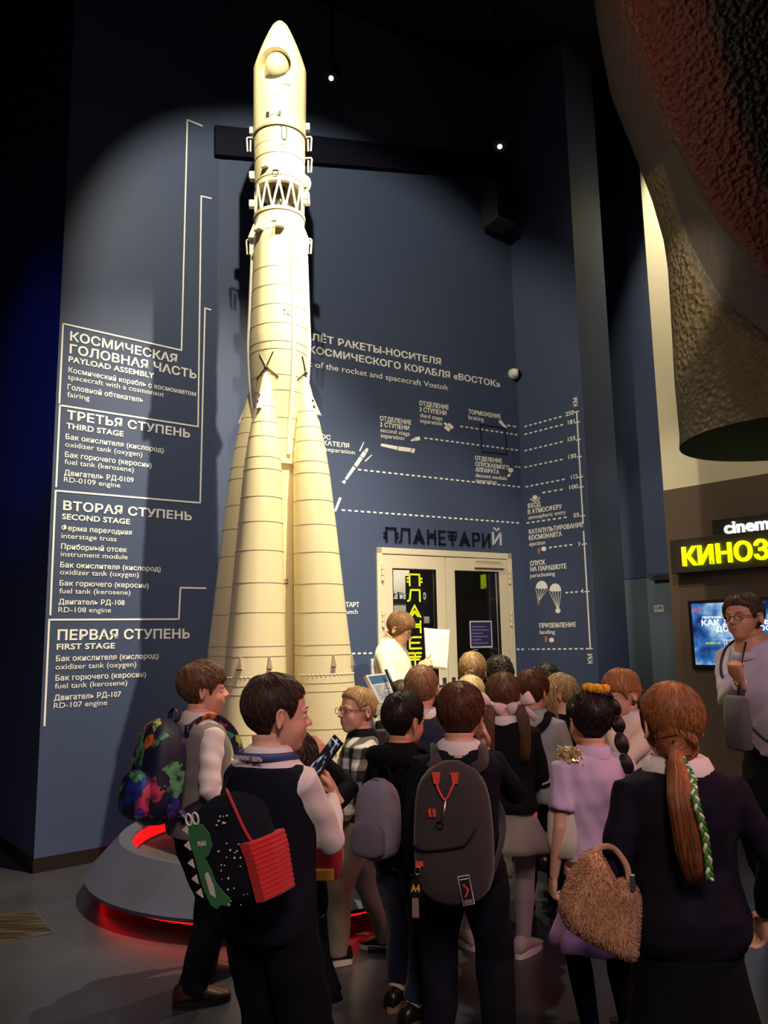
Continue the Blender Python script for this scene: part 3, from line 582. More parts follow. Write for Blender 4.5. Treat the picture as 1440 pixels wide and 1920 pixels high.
# window cutter
rs = rw(98.5,137); wa = math.atan2(-1, -.12)
wdir = np.array([math.cos(wa), math.sin(wa), 0]); wtan = np.array([-wdir[1], wdir[0], 0])
cut = MB(); wc = np.array([RX, RY, zy(150)])+wdir*rs
ringp = lambda off, k: [wc+wdir*off+wtan*(.118*k*math.cos(t))+np.array([0,0,.135*k*math.sin(t)]) for t in np.linspace(0, 2*math.pi, 40, endpoint=False)]
cut.loft([ringp(.15, 1.), ringp(-.13, 1.)])
co = cut.build('cutter', m_hole); md = fair.modifiers.new('cut', 'BOOLEAN'); md.object = co; md.operation = 'DIFFERENCE'; md.solver = 'EXACT'
dg = bpy.context.evaluated_depsgraph_get(); dg.update(); nm = bpy.data.meshes.new_from_object(fair.evaluated_get(dg)); fair.modifiers.clear(); fair.data = nm
bpy.data.objects.remove(co); nm.set_sharp_from_angle(angle=R_(32))
MB().ball(wc-wdir*.105+np.array([0,0,.035]), (.088,.088,.10)).build('spacecraft_sphere', mat('spacecraft shell', S(206, 198, 170), .5), fair, smooth=True)
MB().tube([wc-wdir*.075+np.array([0,0,-.075]), wc-wdir*.06+np.array([0,0,-.066])], [.085, .075], 28).build('spacecraft_base', m_rkg, fair, smooth=30)
# third stage
z3b = zy(352); rev([(.1, z3b), (rw(93,352), z3b), (rw(95,300), zy(300)), (rw(95.5,266), zfb-.005), (.1, zfb-.004)], 'third_stage')
def ring(z, r, h=.006, d=.004, c=(RX, RY), m=m_rk2, name='panel_seam', parent=rocket, n=56): 
    return MB().lathe([(r-.004, z-h/2), (r+d, z-h/2), (r+d, z+h/2), (r-.004, z+h/2)], c, n).build(name, m, parent, smooth=30)
ring(zfb-.002, rw(98.5,262), .014, .004, m=m_rk2, name='separation_ring'); ring(zy(312), rw(95,312), .004, .002); ring(zy(290), rw(95,290), .003, .0015)
# interstage truss
zt1, zt0 = zy(362), zy(412); rt1, rt0 = rw(91,362), rw(93,412)
tr = MB(); 
MB().lathe([(rt1-.03, zt1), (rt1, zt1), (rt1, z3b+.01), (rt1-.03, z3b+.01)], (RX,RY), 56).build('truss_ring', m_rk, rocket, smooth=30)
MB().lathe([(rt0-.03, zt0-.014), (rt0+.006, zt0-.014), (rt0+.006, zt0+.01), (rt0-.03, zt0+.01)], (RX,RY), 56).build('truss_ring', m_rk, rocket, smooth=30)
for k in range(24):
    a0 = 2*math.pi*(k//2)/12+.1; a1_ = a0+(math.pi/12 if k % 2 else -math.pi/12)
    tr.tube([(RX+rt1*.985*math.cos(a0), RY+rt1*.985*math.sin(a0), zt1+.005), (RX+rt0*.985*math.cos(a1_), RY+rt0*.985*math.sin(a1_), zt0)], .0075, 8)
tr.build('interstage_truss', m_rkw, rocket, smooth=40)
MB().lathe([(.05, zt1+.03), (.06, zt1-.02), (.10, zt0+.02), (.098, zt0+.02), (.05, zt1)], (RX,RY), 32).build('upper_engine_nozzle', m_rkg, rocket, smooth=35)
rev([(.02, zt0-.02), (rt0-.035, zt0-.015), (rt0-.06, zt0+.02), (.05, zt0+.035)], 'tank_dome', m_rkg)
# core stage
core = [(.01, .55), (.10, .56), (.118, .62), (.118, zy(872)), (.135, zy(868)), (.135, zy(852)), (rw(82,800), zy(800)), (rw(95,757), zy(757)), (rw(103,724), zy(724)), (rw(107,690), zy(690)), (rw(110,655), zy(655)), (rw(110,640), zy(640)), (rw(106,600), zy(600)), (rw(102,545), zy(545)), (rw(97,480), zy(480)), (rw(93,425), zy(425)), (rw(93,413), zt0-.012), (.02, zt0-.011)]
rev(core, 'core_stage', sm=20)
cr = lambda z: float(np.interp(z, [q[1] for q in core[1:-1]], [q[0] for q in core[1:-1]]))
for y in (450, 520, 555, 590, 625, 658, 672, 718, 745, 793, 830): ring(zy(y), cr(zy(y)), .004, .0015)
MB().lathe([(.12, zy(878)), (.14, zy(876)), (.14, zy(868)), (.12, zy(866))], (RX,RY), 40).build('core_collar', m_rk, rocket, smooth=30)
# cable ducts along the core
for a in (math.pi*1.02, -.06, math.pi*1.5+.62):
    pts = [(RX+(cr(z)+.006)*math.cos(a), RY+(cr(z)+.006)*math.sin(a), z) for z in np.linspace(zy(860), zy(455), 24)]
    MB().tube(pts, .014, 10).build('cable_duct', m_rkw, rocket, smooth=40)
# fairings / wedge pods on the core, brackets
def at_ring(a, r, z): return np.array([RX+r*math.cos(a), RY+r*math.sin(a), z])
def pod(a, z, r, w_, h_, d_, name='pod_fairing'):
    u_ = np.array([math.cos(a), math.sin(a), 0]); t_ = np.array([-u_[1], u_[0], 0]); b = at_ring(a, r-.005, z); Z = np.array([0,0,1])
    MB().hexa([b-t_*w_, b+t_*w_, b+t_*w_+u_*d_, b-t_*w_+u_*d_, b-t_*w_*.35+Z*h_, b+t_*w_*.35+Z*h_, b+t_*w_*.35+u_*.004+Z*h_, b-t_*w_*.35+u_*.004+Z*h_]).build(name, m_rk, rocket, bevel=.003)
for a in (-2.25, -1.42, -3.0, .35, 1.6): pod(a, zy(452), cr(zy(452)), .032, .125, .045)
for a in (-2.0, -3.05, .0): pod(a, zy(340), rw(94,340), .026, .055, .035)
def handle(a, z, r, h_=.11, d_=.045):
    u_ = np.array([math.cos(a), math.sin(a), 0]); b = at_ring(a, r, z); Z = np.array([0,0,1])
    MB().tube([b, b+u_*d_, b+u_*(d_+.006)-Z*.01, b+u_*d_-Z*h_, b+u_*(d_-.02)-Z*h_, b+u_*(d_-.02)-Z*.02], .006, 8).build('whip_antenna', m_rkw, rocket, smooth=40)
for a, y in ((-3.0, 262), (-.12, 262), (-3.02, 452), (-.1, 452), (-.08, 300)): handle(a, zy(y), rw(95, y))
def bracket(a, z, r, s_=.03):
    u_ = np.array([math.cos(a), math.sin(a), 0]); t_ = np.array([-u_[1], u_[0], 0]); b = at_ring(a, r+s_*.5, z)
    MB().obox(b, t_*s_*.7, u_*s_, (0,0,s_*.9)).build('bracket', m_rkw, rocket, bevel=.006)
for a, y in ((-3.05, 385), (-.05, 380), (-.1, 372), (-.05, 345), (-3.1, 330), (.02, 240), (3.12, 245)): bracket(a, zy(y), rw(95, y)-.01)
bb_ = at_ring(-.05, rw(95,347), zy(347)); MB().tube([bb_+np.array([.035*math.sin(t), -.0, .055*math.cos(t)]) for t in np.linspace(0, math.pi, 12)], .010, 10).build('hoop_bracket', m_rkw, rocket, smooth=40)
# service panel, hatch outlines, small stencils on the front
def mark(a, z, r, w_, h_, name='stencil_mark', m=m_rkd, th=.0015):
    u_ = np.array([math.cos(a), math.sin(a), 0]); t_ = np.array([-u_[1], u_[0], 0]); MB().obox(at_ring(a, r+.0005, z), t_*w_, u_*th, (0,0,h_)).build(name, m, rocket)
def outline(a, z, r, w_, h_, name='hatch_outline'):
    u_ = np.array([math.cos(a), math.sin(a), 0]); t_ = np.array([-u_[1], u_[0], 0]); c = at_ring(a, r+.002, z); Z = np.array([0,0,1])
    q = [c+t_*w_*math.cos(k)*1. + Z*h_*math.copysign(abs(math.sin(k))**.4, math.sin(k)) for k in np.linspace(0, 2*math.pi, 28)]
    MB().tube(q, .0035, 6, cap=False).build(name, m_rkd, rocket)
outline(-1.27, zy(277), rw(95,277), .018, .055); mark(-1.62, zy(243), rw(98,243), .028, .012, 'latch_panel', m_rkw, .004)
for dx in (-.2, .2): mark(-1.68+dx*1.1, zy(245), rw(98,245), .012, .02, 'latch', m_rkd, .004)
mark(-1.42, zy(262), rw(95,262), .01, .02, 'latch', m_rkd, .004); outline(-1.6, zy(350), rw(94,350), .02, .018)
def stencil(a, z, r, t, wd, cp):
    u_ = np.array([math.cos(a), math.sin(a), 0]); t_ = np.array([-u_[1], u_[0], 0]); mb = MB(); ptext(mb, at_ring(a, r+.0008, z)-t_*wd/2, t_, (0,0,1), t, wd, cp, .01, .0015); mb.build('stencil_text', m_rkd, rocket)
stencil(-1.2, zy(192), rs, 'Восток', .05, .016); stencil(-1.3, zy(300), rw(95,300), 'ВК-72', .03, .012); stencil(-1.3, zy(305), rw(95,305), '1Ж12ЭМ', .045, .012)
stencil(-1.2, zy(604), cr(zy(604))-.001, 'ВК-72', .035, .014); stencil(-1.2, zy(611), cr(zy(611))-.001, '1М150', .045, .014)
mb = MB()
for k in range(5): mb.obox(at_ring(-1.72+k*.05, cr(zy(438))+.002, zy(438)), (.0035,0,0), (0,.002,0), (0,0,.0035))
mb.build('rivet_row', m_rkd, rocket)
for tx, yy in (('К72', 1092), ('ЭМ150', 1098), ('4', 1104)):
    stencil(-1.02, zy(yy), .1185, tx, .03 if len(tx) > 1 else .008, .013)
# boosters
def bprof(Y0):
    return None
PH = R_(18)
zt_b = zy(714)
def booster(az, has_mark):
    u_ = np.array([math.cos(az), math.sin(az)]); L0, L1_ = .37, .195      # axis distance from the core, bottom and tip
    zb = .42
    ax = lambda z: np.array([RX, RY])+u_*(L0+(L1_-L0)*(z-zb)/(zt_b-zb))
    prof = [(.02, zb), (.19, zb), (.205, zb+.02), (.207, .60), (.200, .92), (.188, 1.20), (.184, 1.29), (.163, 1.70), (.142, 2.15), (.122, 2.52), (.105, 2.70), (.072, 2.92), (.052, 3.02), (.034, 3.12), (.018, zt_b-.02), (.006, zt_b)]
    def bev(prof, n=48): 
        rings = []
        for r, z in prof:
            c = ax(z); rings.append([(c[0]+r*math.cos(2*math.pi*i/n), c[1]+r*math.sin(2*math.pi*i/n), z) for i in range(n)])
        return MB().loft(rings)
    b = bev(prof).build('booster', m_rk, rocket, smooth=22)
    br = lambda z: float(np.interp(z, [q[1] for q in prof[1:]], [q[0] for q in prof[1:]]))
    for z in (.62, .92, 1.14, 1.19, 1.24, 1.36, 1.42, 1.62, 1.80, 2.00, 2.18, 2.34, 2.52, 2.60, 2.74, 2.84, 2.95):
        c = ax(z); r = br(z); MB().lathe([(r-.004, z-.002), (r+.0014, z-.002), (r+.0014, z+.002), (r-.004, z+.002)], tuple(c), 48).build('panel_seam', m_rk2, b, smooth=30)
    # serrated skirt line
    mb = MB()
    for k in range(44):
        t = 2*math.pi*k/44; z = .78; c = ax(z); mb.ball((c[0]+(br(z)+.001)*math.cos(t), c[1]+(br(z)+.001)*math.sin(t), z), .008, 6, 4)
    mb.build('rivet_band', m_rk, b, smooth=True)
    mb = MB()
    for k in range(44):
        t = 2*math.pi*k/44; z = 1.24; c = ax(z); mb.ball((c[0]+(br(z)+.001)*math.cos(t), c[1]+(br(z)+.001)*math.sin(t), z), .005, 6, 4)
    mb.build('rivet_band', m_rkw, b, smooth=True)
    # little hardware: pods, vents near the tip and the base
    for da, z, s_ in ((-.35, 1.29, .016), (.6, 1.29, .016), (-.1, .70, .02), (.75, .72, .02)):
        t = math.atan2(-1, 0)*1.0+da if abs(u_[1]) > .6 and u_[1] < 0 else math.atan2(u_[1], u_[0])+da-.5; c = ax(z); uu = np.array([math.cos(t), math.sin(t), 0]); tt_ = np.array([-uu[1], uu[0], 0]); p = np.array([c[0], c[1], z])+uu*(br(z)+.004)
        MB().hexa([p-tt_*s_-uu*.01, p+tt_*s_-uu*.01, p+tt_*s_+uu*.012, p-tt_*s_+uu*.012]+[q+np.array([0,0,.07])-uu*.004 for q in (p-tt_*.004-uu*.01, p+tt_*.004-uu*.01, p+tt_*.004+uu*.006, p-tt_*.004+uu*.006)]).build('small_fairing', m_rk2, b)
    for z, s_ in ((2.985, .014), (3.03, .011)):
        c = ax(z); t = math.atan2(u_[1], u_[0])-.25; uu = np.array([math.cos(t), math.sin(t), 0]); tt_ = np.array([-uu[1], uu[0], 0]); p = np.array([c[0], c[1], z])+uu*(br(z)+.0)
        MB().obox(p, tt_*s_, uu*.004, (0,0,s_*.6)).build('vent', m_rkd, b)
    # outboard fin-like nose pod
    z = 2.93; c = ax(z); uu = np.array([u_[0], u_[1], 0]); tt_ = np.array([-uu[1], uu[0], 0]); p = np.array([c[0], c[1], z])+uu*(br(z)-.008)
    MB().hexa([p-tt_*.014, p+tt_*.014, p+tt_*.014+uu*.03, p-tt_*.014+uu*.03]+[q+np.array([0,0,.13])-uu*.036 for q in (p-tt_*.006, p+tt_*.006, p+tt_*.006+uu*.012, p-tt_*.006+uu*.012)]).build('nose_pod', m_rkw, b)
    # X shaped attachment struts above the tip
    tipc = np.array([*ax(zt_b), zt_b]); a_ = math.atan2(u_[1], u_[0]); mb = MB()
    for da, dz in ((-.25, .1), (.25, .1), (-.42, -.07), (.42, -.07)):
        zz = zt_b+.035; mb.tube([at_ring(a_, cr(zz)+.006, zz), at_ring(a_+da, cr(zz+dz)+.004, zz+dz)], .0045, 6)
    mb.ball(at_ring(a_, cr(zt_b)+.008, zt_b+.03), .014, 10, 8); mb.build('attachment_struts', m_rkg, b)
    # engine nozzles
    for k in range(4):
        t = math.pi/4+k*math.pi/2; c = ax(zb); x, y = c[0]+.085*math.cos(t), c[1]+.085*math.sin(t)
        MB().lathe([(.03, zb+.01), (.035, zb-.02), (.06, zb-.10), (.056, zb-.10), (.03, zb-.01)], (x, y), 20).build('engine_nozzle', m_rkg, b, smooth=35)
    if has_mark:
        mb = MB(); c = ax(.75); uu = np.array([-.1, -.995, 0]); tt_ = np.array([.995, -.1, 0]); 
        for t_, zz, wd in (('1Ж', .80, .03), ('ВЕСОВОЙ', .775, .06)): ptext(mb, np.array([c[0], c[1], zz])+uu*(br(zz)+.002)+tt_*.0-tt_*wd/2, tt_, (0,0,1), t_, wd, .015, .01, .002)
        mb.build('stencil_text', m_rkd, b)
for k in range(4): booster(-math.pi/2-PH*1.0+k*math.pi/2, k == 0)
# ================================================================== PEDESTAL
m_ped = mat('slate pedestal paint', S(84, 84, 106), .45, bump=(80, .04, .002)); m_pedin = mat('pedestal inner', S(74, 76, 80), .5)
m_led = mat('red led strip', S(255, 20, 20), .5, emit=(S(255, 14, 20), 1.7))
ped = empty('rocket_pedestal', (RX, RY, 0), 0, 'round slate grey pedestal with red light strips under the rocket', 'pedestal')
MB().lathe([(.86, .20), (.87, .30), (.945, .315), (1.13, .12), (1.125, .10), (.95, .10), (.80, .12), (.80, .2)], (RX, RY), 96).build('shell', m_ped, ped, smooth=25)
MB().lathe([(.2, .15), (.93, .15), (.93, .20), (.2, .205)], (RX, RY), 72).build('inner_floor', m_pedin, ped, smooth=25)
MB().lathe([(.60, 0), (.80, 0), (.80, .12), (.60, .15)], (RX, RY), 72).build('plinth', m_base, ped, smooth=25)
MB().lathe([(.853, .215), (.862, .215), (.868, .285), (.862, .285)], (RX, RY), 96).build('inner_light_strip', mat('inner red led', S(120, 8, 10), .5, emit=(S(255, 20, 24), .9)), ped, smooth=30)
MB().lathe([(1.02, .06), (1.035, .06), (1.035, .098), (1.02, .098)], (RX, RY), 96).build('outer_light_strip', m_led, ped, smooth=30)
MB().lathe([(.3, .2), (.34, .2), (.30, .36), (.26, .36)], (RX, RY), 40).build('support_ring', m_dmetal, ped, smooth=30)
for k in range(4):
    a = -math.pi/2-PH+k*math.pi/2; MB().tube([(RX+.37*math.cos(a), RY+.37*math.sin(a), .2), (RX+.37*math.cos(a), RY+.37*math.sin(a), .43)], .03, 12).build('support_post', m_dmetal, ped, smooth=40)
# ================================================================== PEOPLE: helpers
def smin(a, b, k):
    h = np.clip(.5+.5*(b-a)/k, 0, 1); return b*(1-h)+a*h-k*h*(1-h)
def smaxs(a, b, k): return -smin(-a, -b, k)
def ell(p, c, r):
    q = (p-np.array(c))/np.array(r); k0 = np.linalg.norm(q, axis=-1); k1 = np.linalg.norm(q/np.array(r), axis=-1)+1e-9
    return k0*(k0-1)/k1
def sph(p, c, r): return np.linalg.norm(p-np.array(c), axis=-1)-r
def caps(p, a, b, ra, rb):
    a, b = np.array(a), np.array(b); ab = b-a; t = np.clip(((p-a)@ab)/(ab@ab), 0, 1)
    return np.linalg.norm(p-a-t[..., None]*ab, axis=-1)-(ra+(rb-ra)*t)
def skull_sdf(p, ad=0):
    d = smin(ell(p, (0, -.065, .12), (.355, .42, .385)), ell(p, (0, .10, -.15), (.28-.01*ad, .29, .345)), .09)
    return smin(d, sph(p, (0, .25, -.385), .10), .09)
def head_sdf(p, ad=0):
    q = p.copy(); q[..., 0] = np.abs(q[..., 0])
    d = skull_sdf(q, ad)
    d = smin(d, ell(q, (.150, .195, -.17), (.110-.01*ad, .12, .12)), .06)
    d = smin(d, ell(q, (.12, .325, .062), (.12, .045, .03)), .05)
    d = smin(d, ell(q, (0, .325, -.25), (.105, .07, .085)), .05)
    d = smaxs(d, -ell(q, (.145, .435, -.005), (.085, .085, .05)), .05)
    nl = .02*ad
    d = smin(d, caps(q, (0, .345, .04), (0, .445+nl, -.105), .022, .040), .035)
    d = smin(d, sph(q, (0, .448+nl, -.115), .040), .02); d = smin(d, sph(q, (.047, .405, -.128), .030), .025)
    d = smin(d, ell(q, (0, .388, -.235), (.072, .024, .014)), .012); d = smin(d, ell(q, (0, .384, -.272), (.060, .024, .017)), .012)
    d = smaxs(d, -ell(q, (0, .43, -.254), (.085, .035, .006)), .010)
    return d
def march(dirs, fn, c=np.array([0, 0, -.05]), r0=.9):
    r = np.full(dirs.shape[:-1], r0)
    for _ in range(70): 
        d = fn(c+dirs*r[..., None]); r = r-np.clip(d*.75, -.2, .2)
    return r
_heads = {}
def head_mesh(ad):
    if ad in _heads: return _heads[ad]
    NL, NT = 110, 84; v = []
    ph = 2*np.pi*np.arange(NL)/NL; ph = ph-.45*np.sin(ph)      # denser at the front (ph = 0 is +Y)
    th = np.pi*(np.arange(NT)+.5)/NT
    T, Pn = np.meshgrid(th, ph, indexing='ij')
    d = np.stack([np.sin(T)*np.sin(Pn), np.sin(T)*np.cos(Pn), np.cos(T)], -1)
    r = march(d, lambda p: head_sdf(p, ad)); V = (np.array([0, 0, -.05])+d*r[..., None]).reshape(-1, 3)
    f = [(j*NL+i, j*NL+(i+1)%NL, (j+1)*NL+(i+1)%NL, (j+1)*NL+i) for j in range(NT-1) for i in range(NL)]
    f += [tuple(range(NL-1, -1, -1)), tuple((NT-1)*NL+i for i in range(NL))]
    _heads[ad] = (V, f); return V, f
CROWN = np.array([0, -.42, 1.]); CROWN /= np.linalg.norm(CROWN); CX = np.array([1., 0, 0]); CY = np.cross(CROWN, CX)   # CY points forward-ish
HN, HT, HMAX = 120, 56, 2.75
def hair_grid(ad):
    if ('g', ad) in _heads: return _heads[('g', ad)]
    th = np.linspace(.02, HMAX, HT); ph = 2*np.pi*np.arange(HN)/HN
    T, Pn = np.meshgrid(th, ph, indexing='ij')
    d = (np.sin(T)[..., None]*(np.sin(Pn)[..., None]*CX+np.cos(Pn)[..., None]*CY)+np.cos(T)[..., None]*CROWN)
    r = march(d, lambda p: skull_sdf(p, ad)); _heads[('g', ad)] = (T, Pn, d, r); return _heads[('g', ad)]
LOWS = {  # lower edge of the hair by azimuth from the face (0 = front, pi = nape)
 'short':  [(0, .27), (.5, .25), (.95, .19), (1.15, .02), (1.32, -.06), (1.42, .07), (1.75, .06), (1.95, -.10), (2.3, -.28), (math.pi, -.33)],
 'crop':   [(0, .30), (.5, .28), (.95, .22), (1.15, .08), (1.32, .0), (1.42, .09), (1.75, .08), (1.95, -.06), (2.3, -.23), (math.pi, -.27)],
 'bowl':   [(0, .14), (.5, .13), (.9, .10), (1.1, .02), (1.3, -.10), (1.42, .05), (1.7, .02), (1.9, -.14), (2.3, -.30), (math.pi, -.36)],
 'full':   [(0, .22), (.5, .20), (.85, .10), (1.0, -.05), (1.3, -.20), (1.5, -.28), (1.9, -.40), (2.3, -.47), (math.pi, -.50)],
 'pulled': [(0, .30), (.5, .29), (.95, .22), (1.15, .08), (1.32, -.02), (1.42, .07), (1.75, .05), (1.95, -.10), (2.3, -.25), (math.pi, -.27)]}
def waves(n, f0, f1, rs):
    return [(rs.normal(size=3)*rs.uniform(f0, f1), rs.uniform(0, 6.28)) for _ in range(n)]
def wsum(p, ws): return sum(np.sin(p@k+o) for k, o in ws)/len(ws)**.5
def remesh(mb, voxel, smooth=2):
    me = mb.mesh('tmp'); ob = bpy.data.objects.new('tmp', me); COL.objects.link(ob)
    m = ob.modifiers.new('r', 'REMESH'); m.mode = 'VOXEL'; m.voxel_size = voxel; m.adaptivity = 0
    if smooth: s = ob.modifiers.new('s', 'SMOOTH'); s.iterations = smooth; s.factor = .5
    dg = bpy.context.evaluated_depsgraph_get(); dg.update(); nm = bpy.data.meshes.new_from_object(ob.evaluated_get(dg))
    n = len(nm.vertices); V = np.empty(n*3); nm.vertices.foreach_get('co', V); F = [tuple(p.vertices) for p in nm.polygons]
    N = np.empty(n*3); nm.vertices.foreach_get('normal', N)
    bpy.data.objects.remove(ob); bpy.data.meshes.remove(me); bpy.data.meshes.remove(nm)
    return V.reshape(-1, 3), F, N.reshape(-1, 3)
def raw(name, V, F, mats, parent, smooth=True, idx=None, uv=None):
    me = bpy.data.meshes.new(name); me.from_pydata(V.tolist() if hasattr(V, 'tolist') else V, [], F)
    if smooth: me.polygons.foreach_set('use_smooth', [True]*len(me.polygons))
    for q in (mats if isinstance(mats, list) else [mats]): me.materials.append(q)
    if idx is not None: me.polygons.foreach_set('material_index', idx)
    if uv is not None:
        l = me.uv_layers.new(name='UVMap'); li = np.empty(len(me.loops), int); me.loops.foreach_get('vertex_index', li); l.data.foreach_set('uv', np.asarray(uv)[li].ravel())
    o = bpy.data.objects.new(name, me); COL.objects.link(o)
    if parent is not None: o.parent = parent
    return o
# --- materials
def fabric(name, c, rough=.9, var=None, bump=.25, sheen=.2):
    if max(c) < .03: sheen = 0.; c = tuple(x*.6 for x in c)
    return mat(name, c, rough, bump=(420, bump, .0012), var=(9, var) if var else None, spec=.2, sheen=sheen)
def skin_m(name, c):
    m = mat(name, c, .5, bump=(260, .06, .001), var=(14, tuple(x*.9 for x in c)), spec=.35); b = m.node_tree.nodes['Principled BSDF']
    b.inputs['Subsurface Weight'].default_value = .12; b.inputs['Subsurface Radius'].default_value = (.012, .005, .003); b.inputs['Subsurface Scale'].default_value = 1.; return m
SKIN = skin_m('skin light', S(228, 172, 142)); SKIN2 = skin_m('skin warm', S(214, 152, 118)); LIP = mat('lips', S(196, 110, 98), .4); 
EYW = mat('eye white', S(232, 228, 222), .2); EYI = mat('iris', S(74, 62, 50), .2); EYP = mat('pupil', (.004, .004, .004), .1)
_hm = {}
def hair_m(c1, c2, rough=.42):
    k = (c1, c2)
    if k in _hm: return _hm[k]
    m = bpy.data.materials.new('hair'); m.use_nodes = True; nt = m.node_tree; b = nt.nodes['Principled BSDF']; b.inputs['Roughness'].default_value = rough; b.inputs['Specular IOR Level'].default_value = .45
    uv = nt.nodes.new('ShaderNodeUVMap'); mp = nt.nodes.new('ShaderNodeMapping'); mp.inputs['Scale'].default_value = (55, 2.2, 1); ns = nt.nodes.new('ShaderNodeTexNoise'); ns.inputs['Scale'].default_value = 1.; ns.inputs['Detail'].default_value = 3
    mx = nt.nodes.new('ShaderNodeMix'); mx.data_type = 'RGBA'; mx.inputs[6].default_value = (*S(*c1), 1); mx.inputs[7].default_value = (*S(*c2), 1); rp = nt.nodes.new('ShaderNodeMapRange'); rp.inputs[1].default_value = .35; rp.inputs[2].default_value = .65
    bp = nt.nodes.new('ShaderNodeBump'); bp.inputs['Strength'].default_value = .5; bp.inputs['Distance'].default_value = .003
    L = nt.links.new; L(uv.outputs[0], mp.inputs[0]); L(mp.outputs[0], ns.inputs['Vector']); L(ns.outputs['Fac'], rp.inputs[0]); L(rp.outputs[0], mx.inputs[0]); L(mx.outputs[2], b.inputs['Base Color']); L(ns.outputs['Fac'], bp.inputs['Height']); L(bp.outputs[0], b.inputs['Normal'])
    _hm[k] = m; return m
HB = hair_m((40, 26, 20), (72, 48, 34)); HDK = hair_m((20, 14, 14), (44, 30, 26)); HBL = hair_m((150, 116, 74), (198, 164, 112)); HRED = hair_m((126, 72, 38), (184, 116, 68)); HCH = hair_m((74, 48, 30), (124, 88, 54)); HPALE = hair_m((206, 178, 120), (236, 212, 158)); HAUB = hair_m((70, 38, 22), (108, 62, 34)); HGIN = hair_m((150, 90, 50), (200, 138, 84))
# --- strand bundles: list of point arrays -> 3-sided tapering tubes with uv
class Strands:
    def __init__(s): s.v = []; s.f = []; s.uv = []
    def add(s, pts, r, u, taper=True):
        pts = np.asarray(pts); m = len(pts); t = np.gradient(pts, axis=0); t /= np.linalg.norm(t, axis=1)[:, None]+1e-9
        a = np.cross(t, [.31, .2, .93]); a /= np.linalg.norm(a, axis=1)[:, None]+1e-9; b = np.cross(t, a); k = len(s.v)
        for i in range(m):
            rr = r*(1-.75*(i/(m-1))**2) if taper else r
            for q in range(3):
                g = 2.0944*q; s.v.append(pts[i]+a[i]*math.cos(g)*rr+b[i]*math.sin(g)*rr); s.uv.append((u, .3*i/m+u))
        s.f += [(k+j*3+i, k+j*3+(i+1) % 3, k+j*3+3+(i+1) % 3, k+j*3+3+i) for j in range(m-1) for i in range(3)]
        s.f += [(k+2, k+1, k), (k+m*3-3, k+m*3-2, k+m*3-1)]
    def tube(s, pts, rad, n=14, flat=1.):
        mb = MB().tube(pts, rad, n, flat=flat); k = len(s.v); s.v += [np.array(q) for q in mb.v]; s.f += [tuple(i+k for i in q) for q in mb.f]
        s.uv += [((i % n)/n, .5*(i//n)/max(1, len(pts)-1)) for i in range(len(mb.v))]
def resample(pts, n):
    pts = np.asarray(pts, float); m = len(pts); t = np.linspace(0, m-1, n); out = []
    for x in t:    # Catmull-Rom
        i = min(int(x), m-2); u = x-i; p0, p1, p2, p3 = pts[max(i-1, 0)], pts[i], pts[i+1], pts[min(i+2, m-1)]
        out.append(.5*((2*p1)+(-p0+p2)*u+(2*p0-5*p1+4*p2-p3)*u*u+(-p0+3*p1-3*p2+p3)*u**3))
    return np.array(out)
def bundle(st, spine, rad, n, r, rs, core=.75, m=14, flat=1., wob=.25):
    sp = resample(spine, m); rd = np.interp(np.linspace(0, 1, m), np.linspace(0, 1, len(rad)), rad)
    t = np.gradient(sp, axis=0); t /= np.linalg.norm(t, axis=1)[:, None]; a = np.cross(t, [0, 1, .05]); a /= np.linalg.norm(a, axis=1)[:, None]; b = np.cross(a, t)
    if core: st.tube(sp[:m-2], [q*core*(1 if i < m-5 else (m-2-i)/4) for i, q in enumerate(rd[:m-2])], 12)
    for _ in range(n):
        g = rs.uniform(0, 6.28); q = rs.uniform(.6, 1.)**.5; w_ = rs.uniform(-wob, wob); e = rs.uniform(.72, 1.0)**.7; k = max(4, int(m*e))
        gg = g+w_*np.linspace(0, 2, m)
        p = sp+(a*np.cos(gg)[:, None]+b*np.sin(gg)[:, None])*(rd*q)[:, None]; st.add(p[:k], r, rs.uniform())
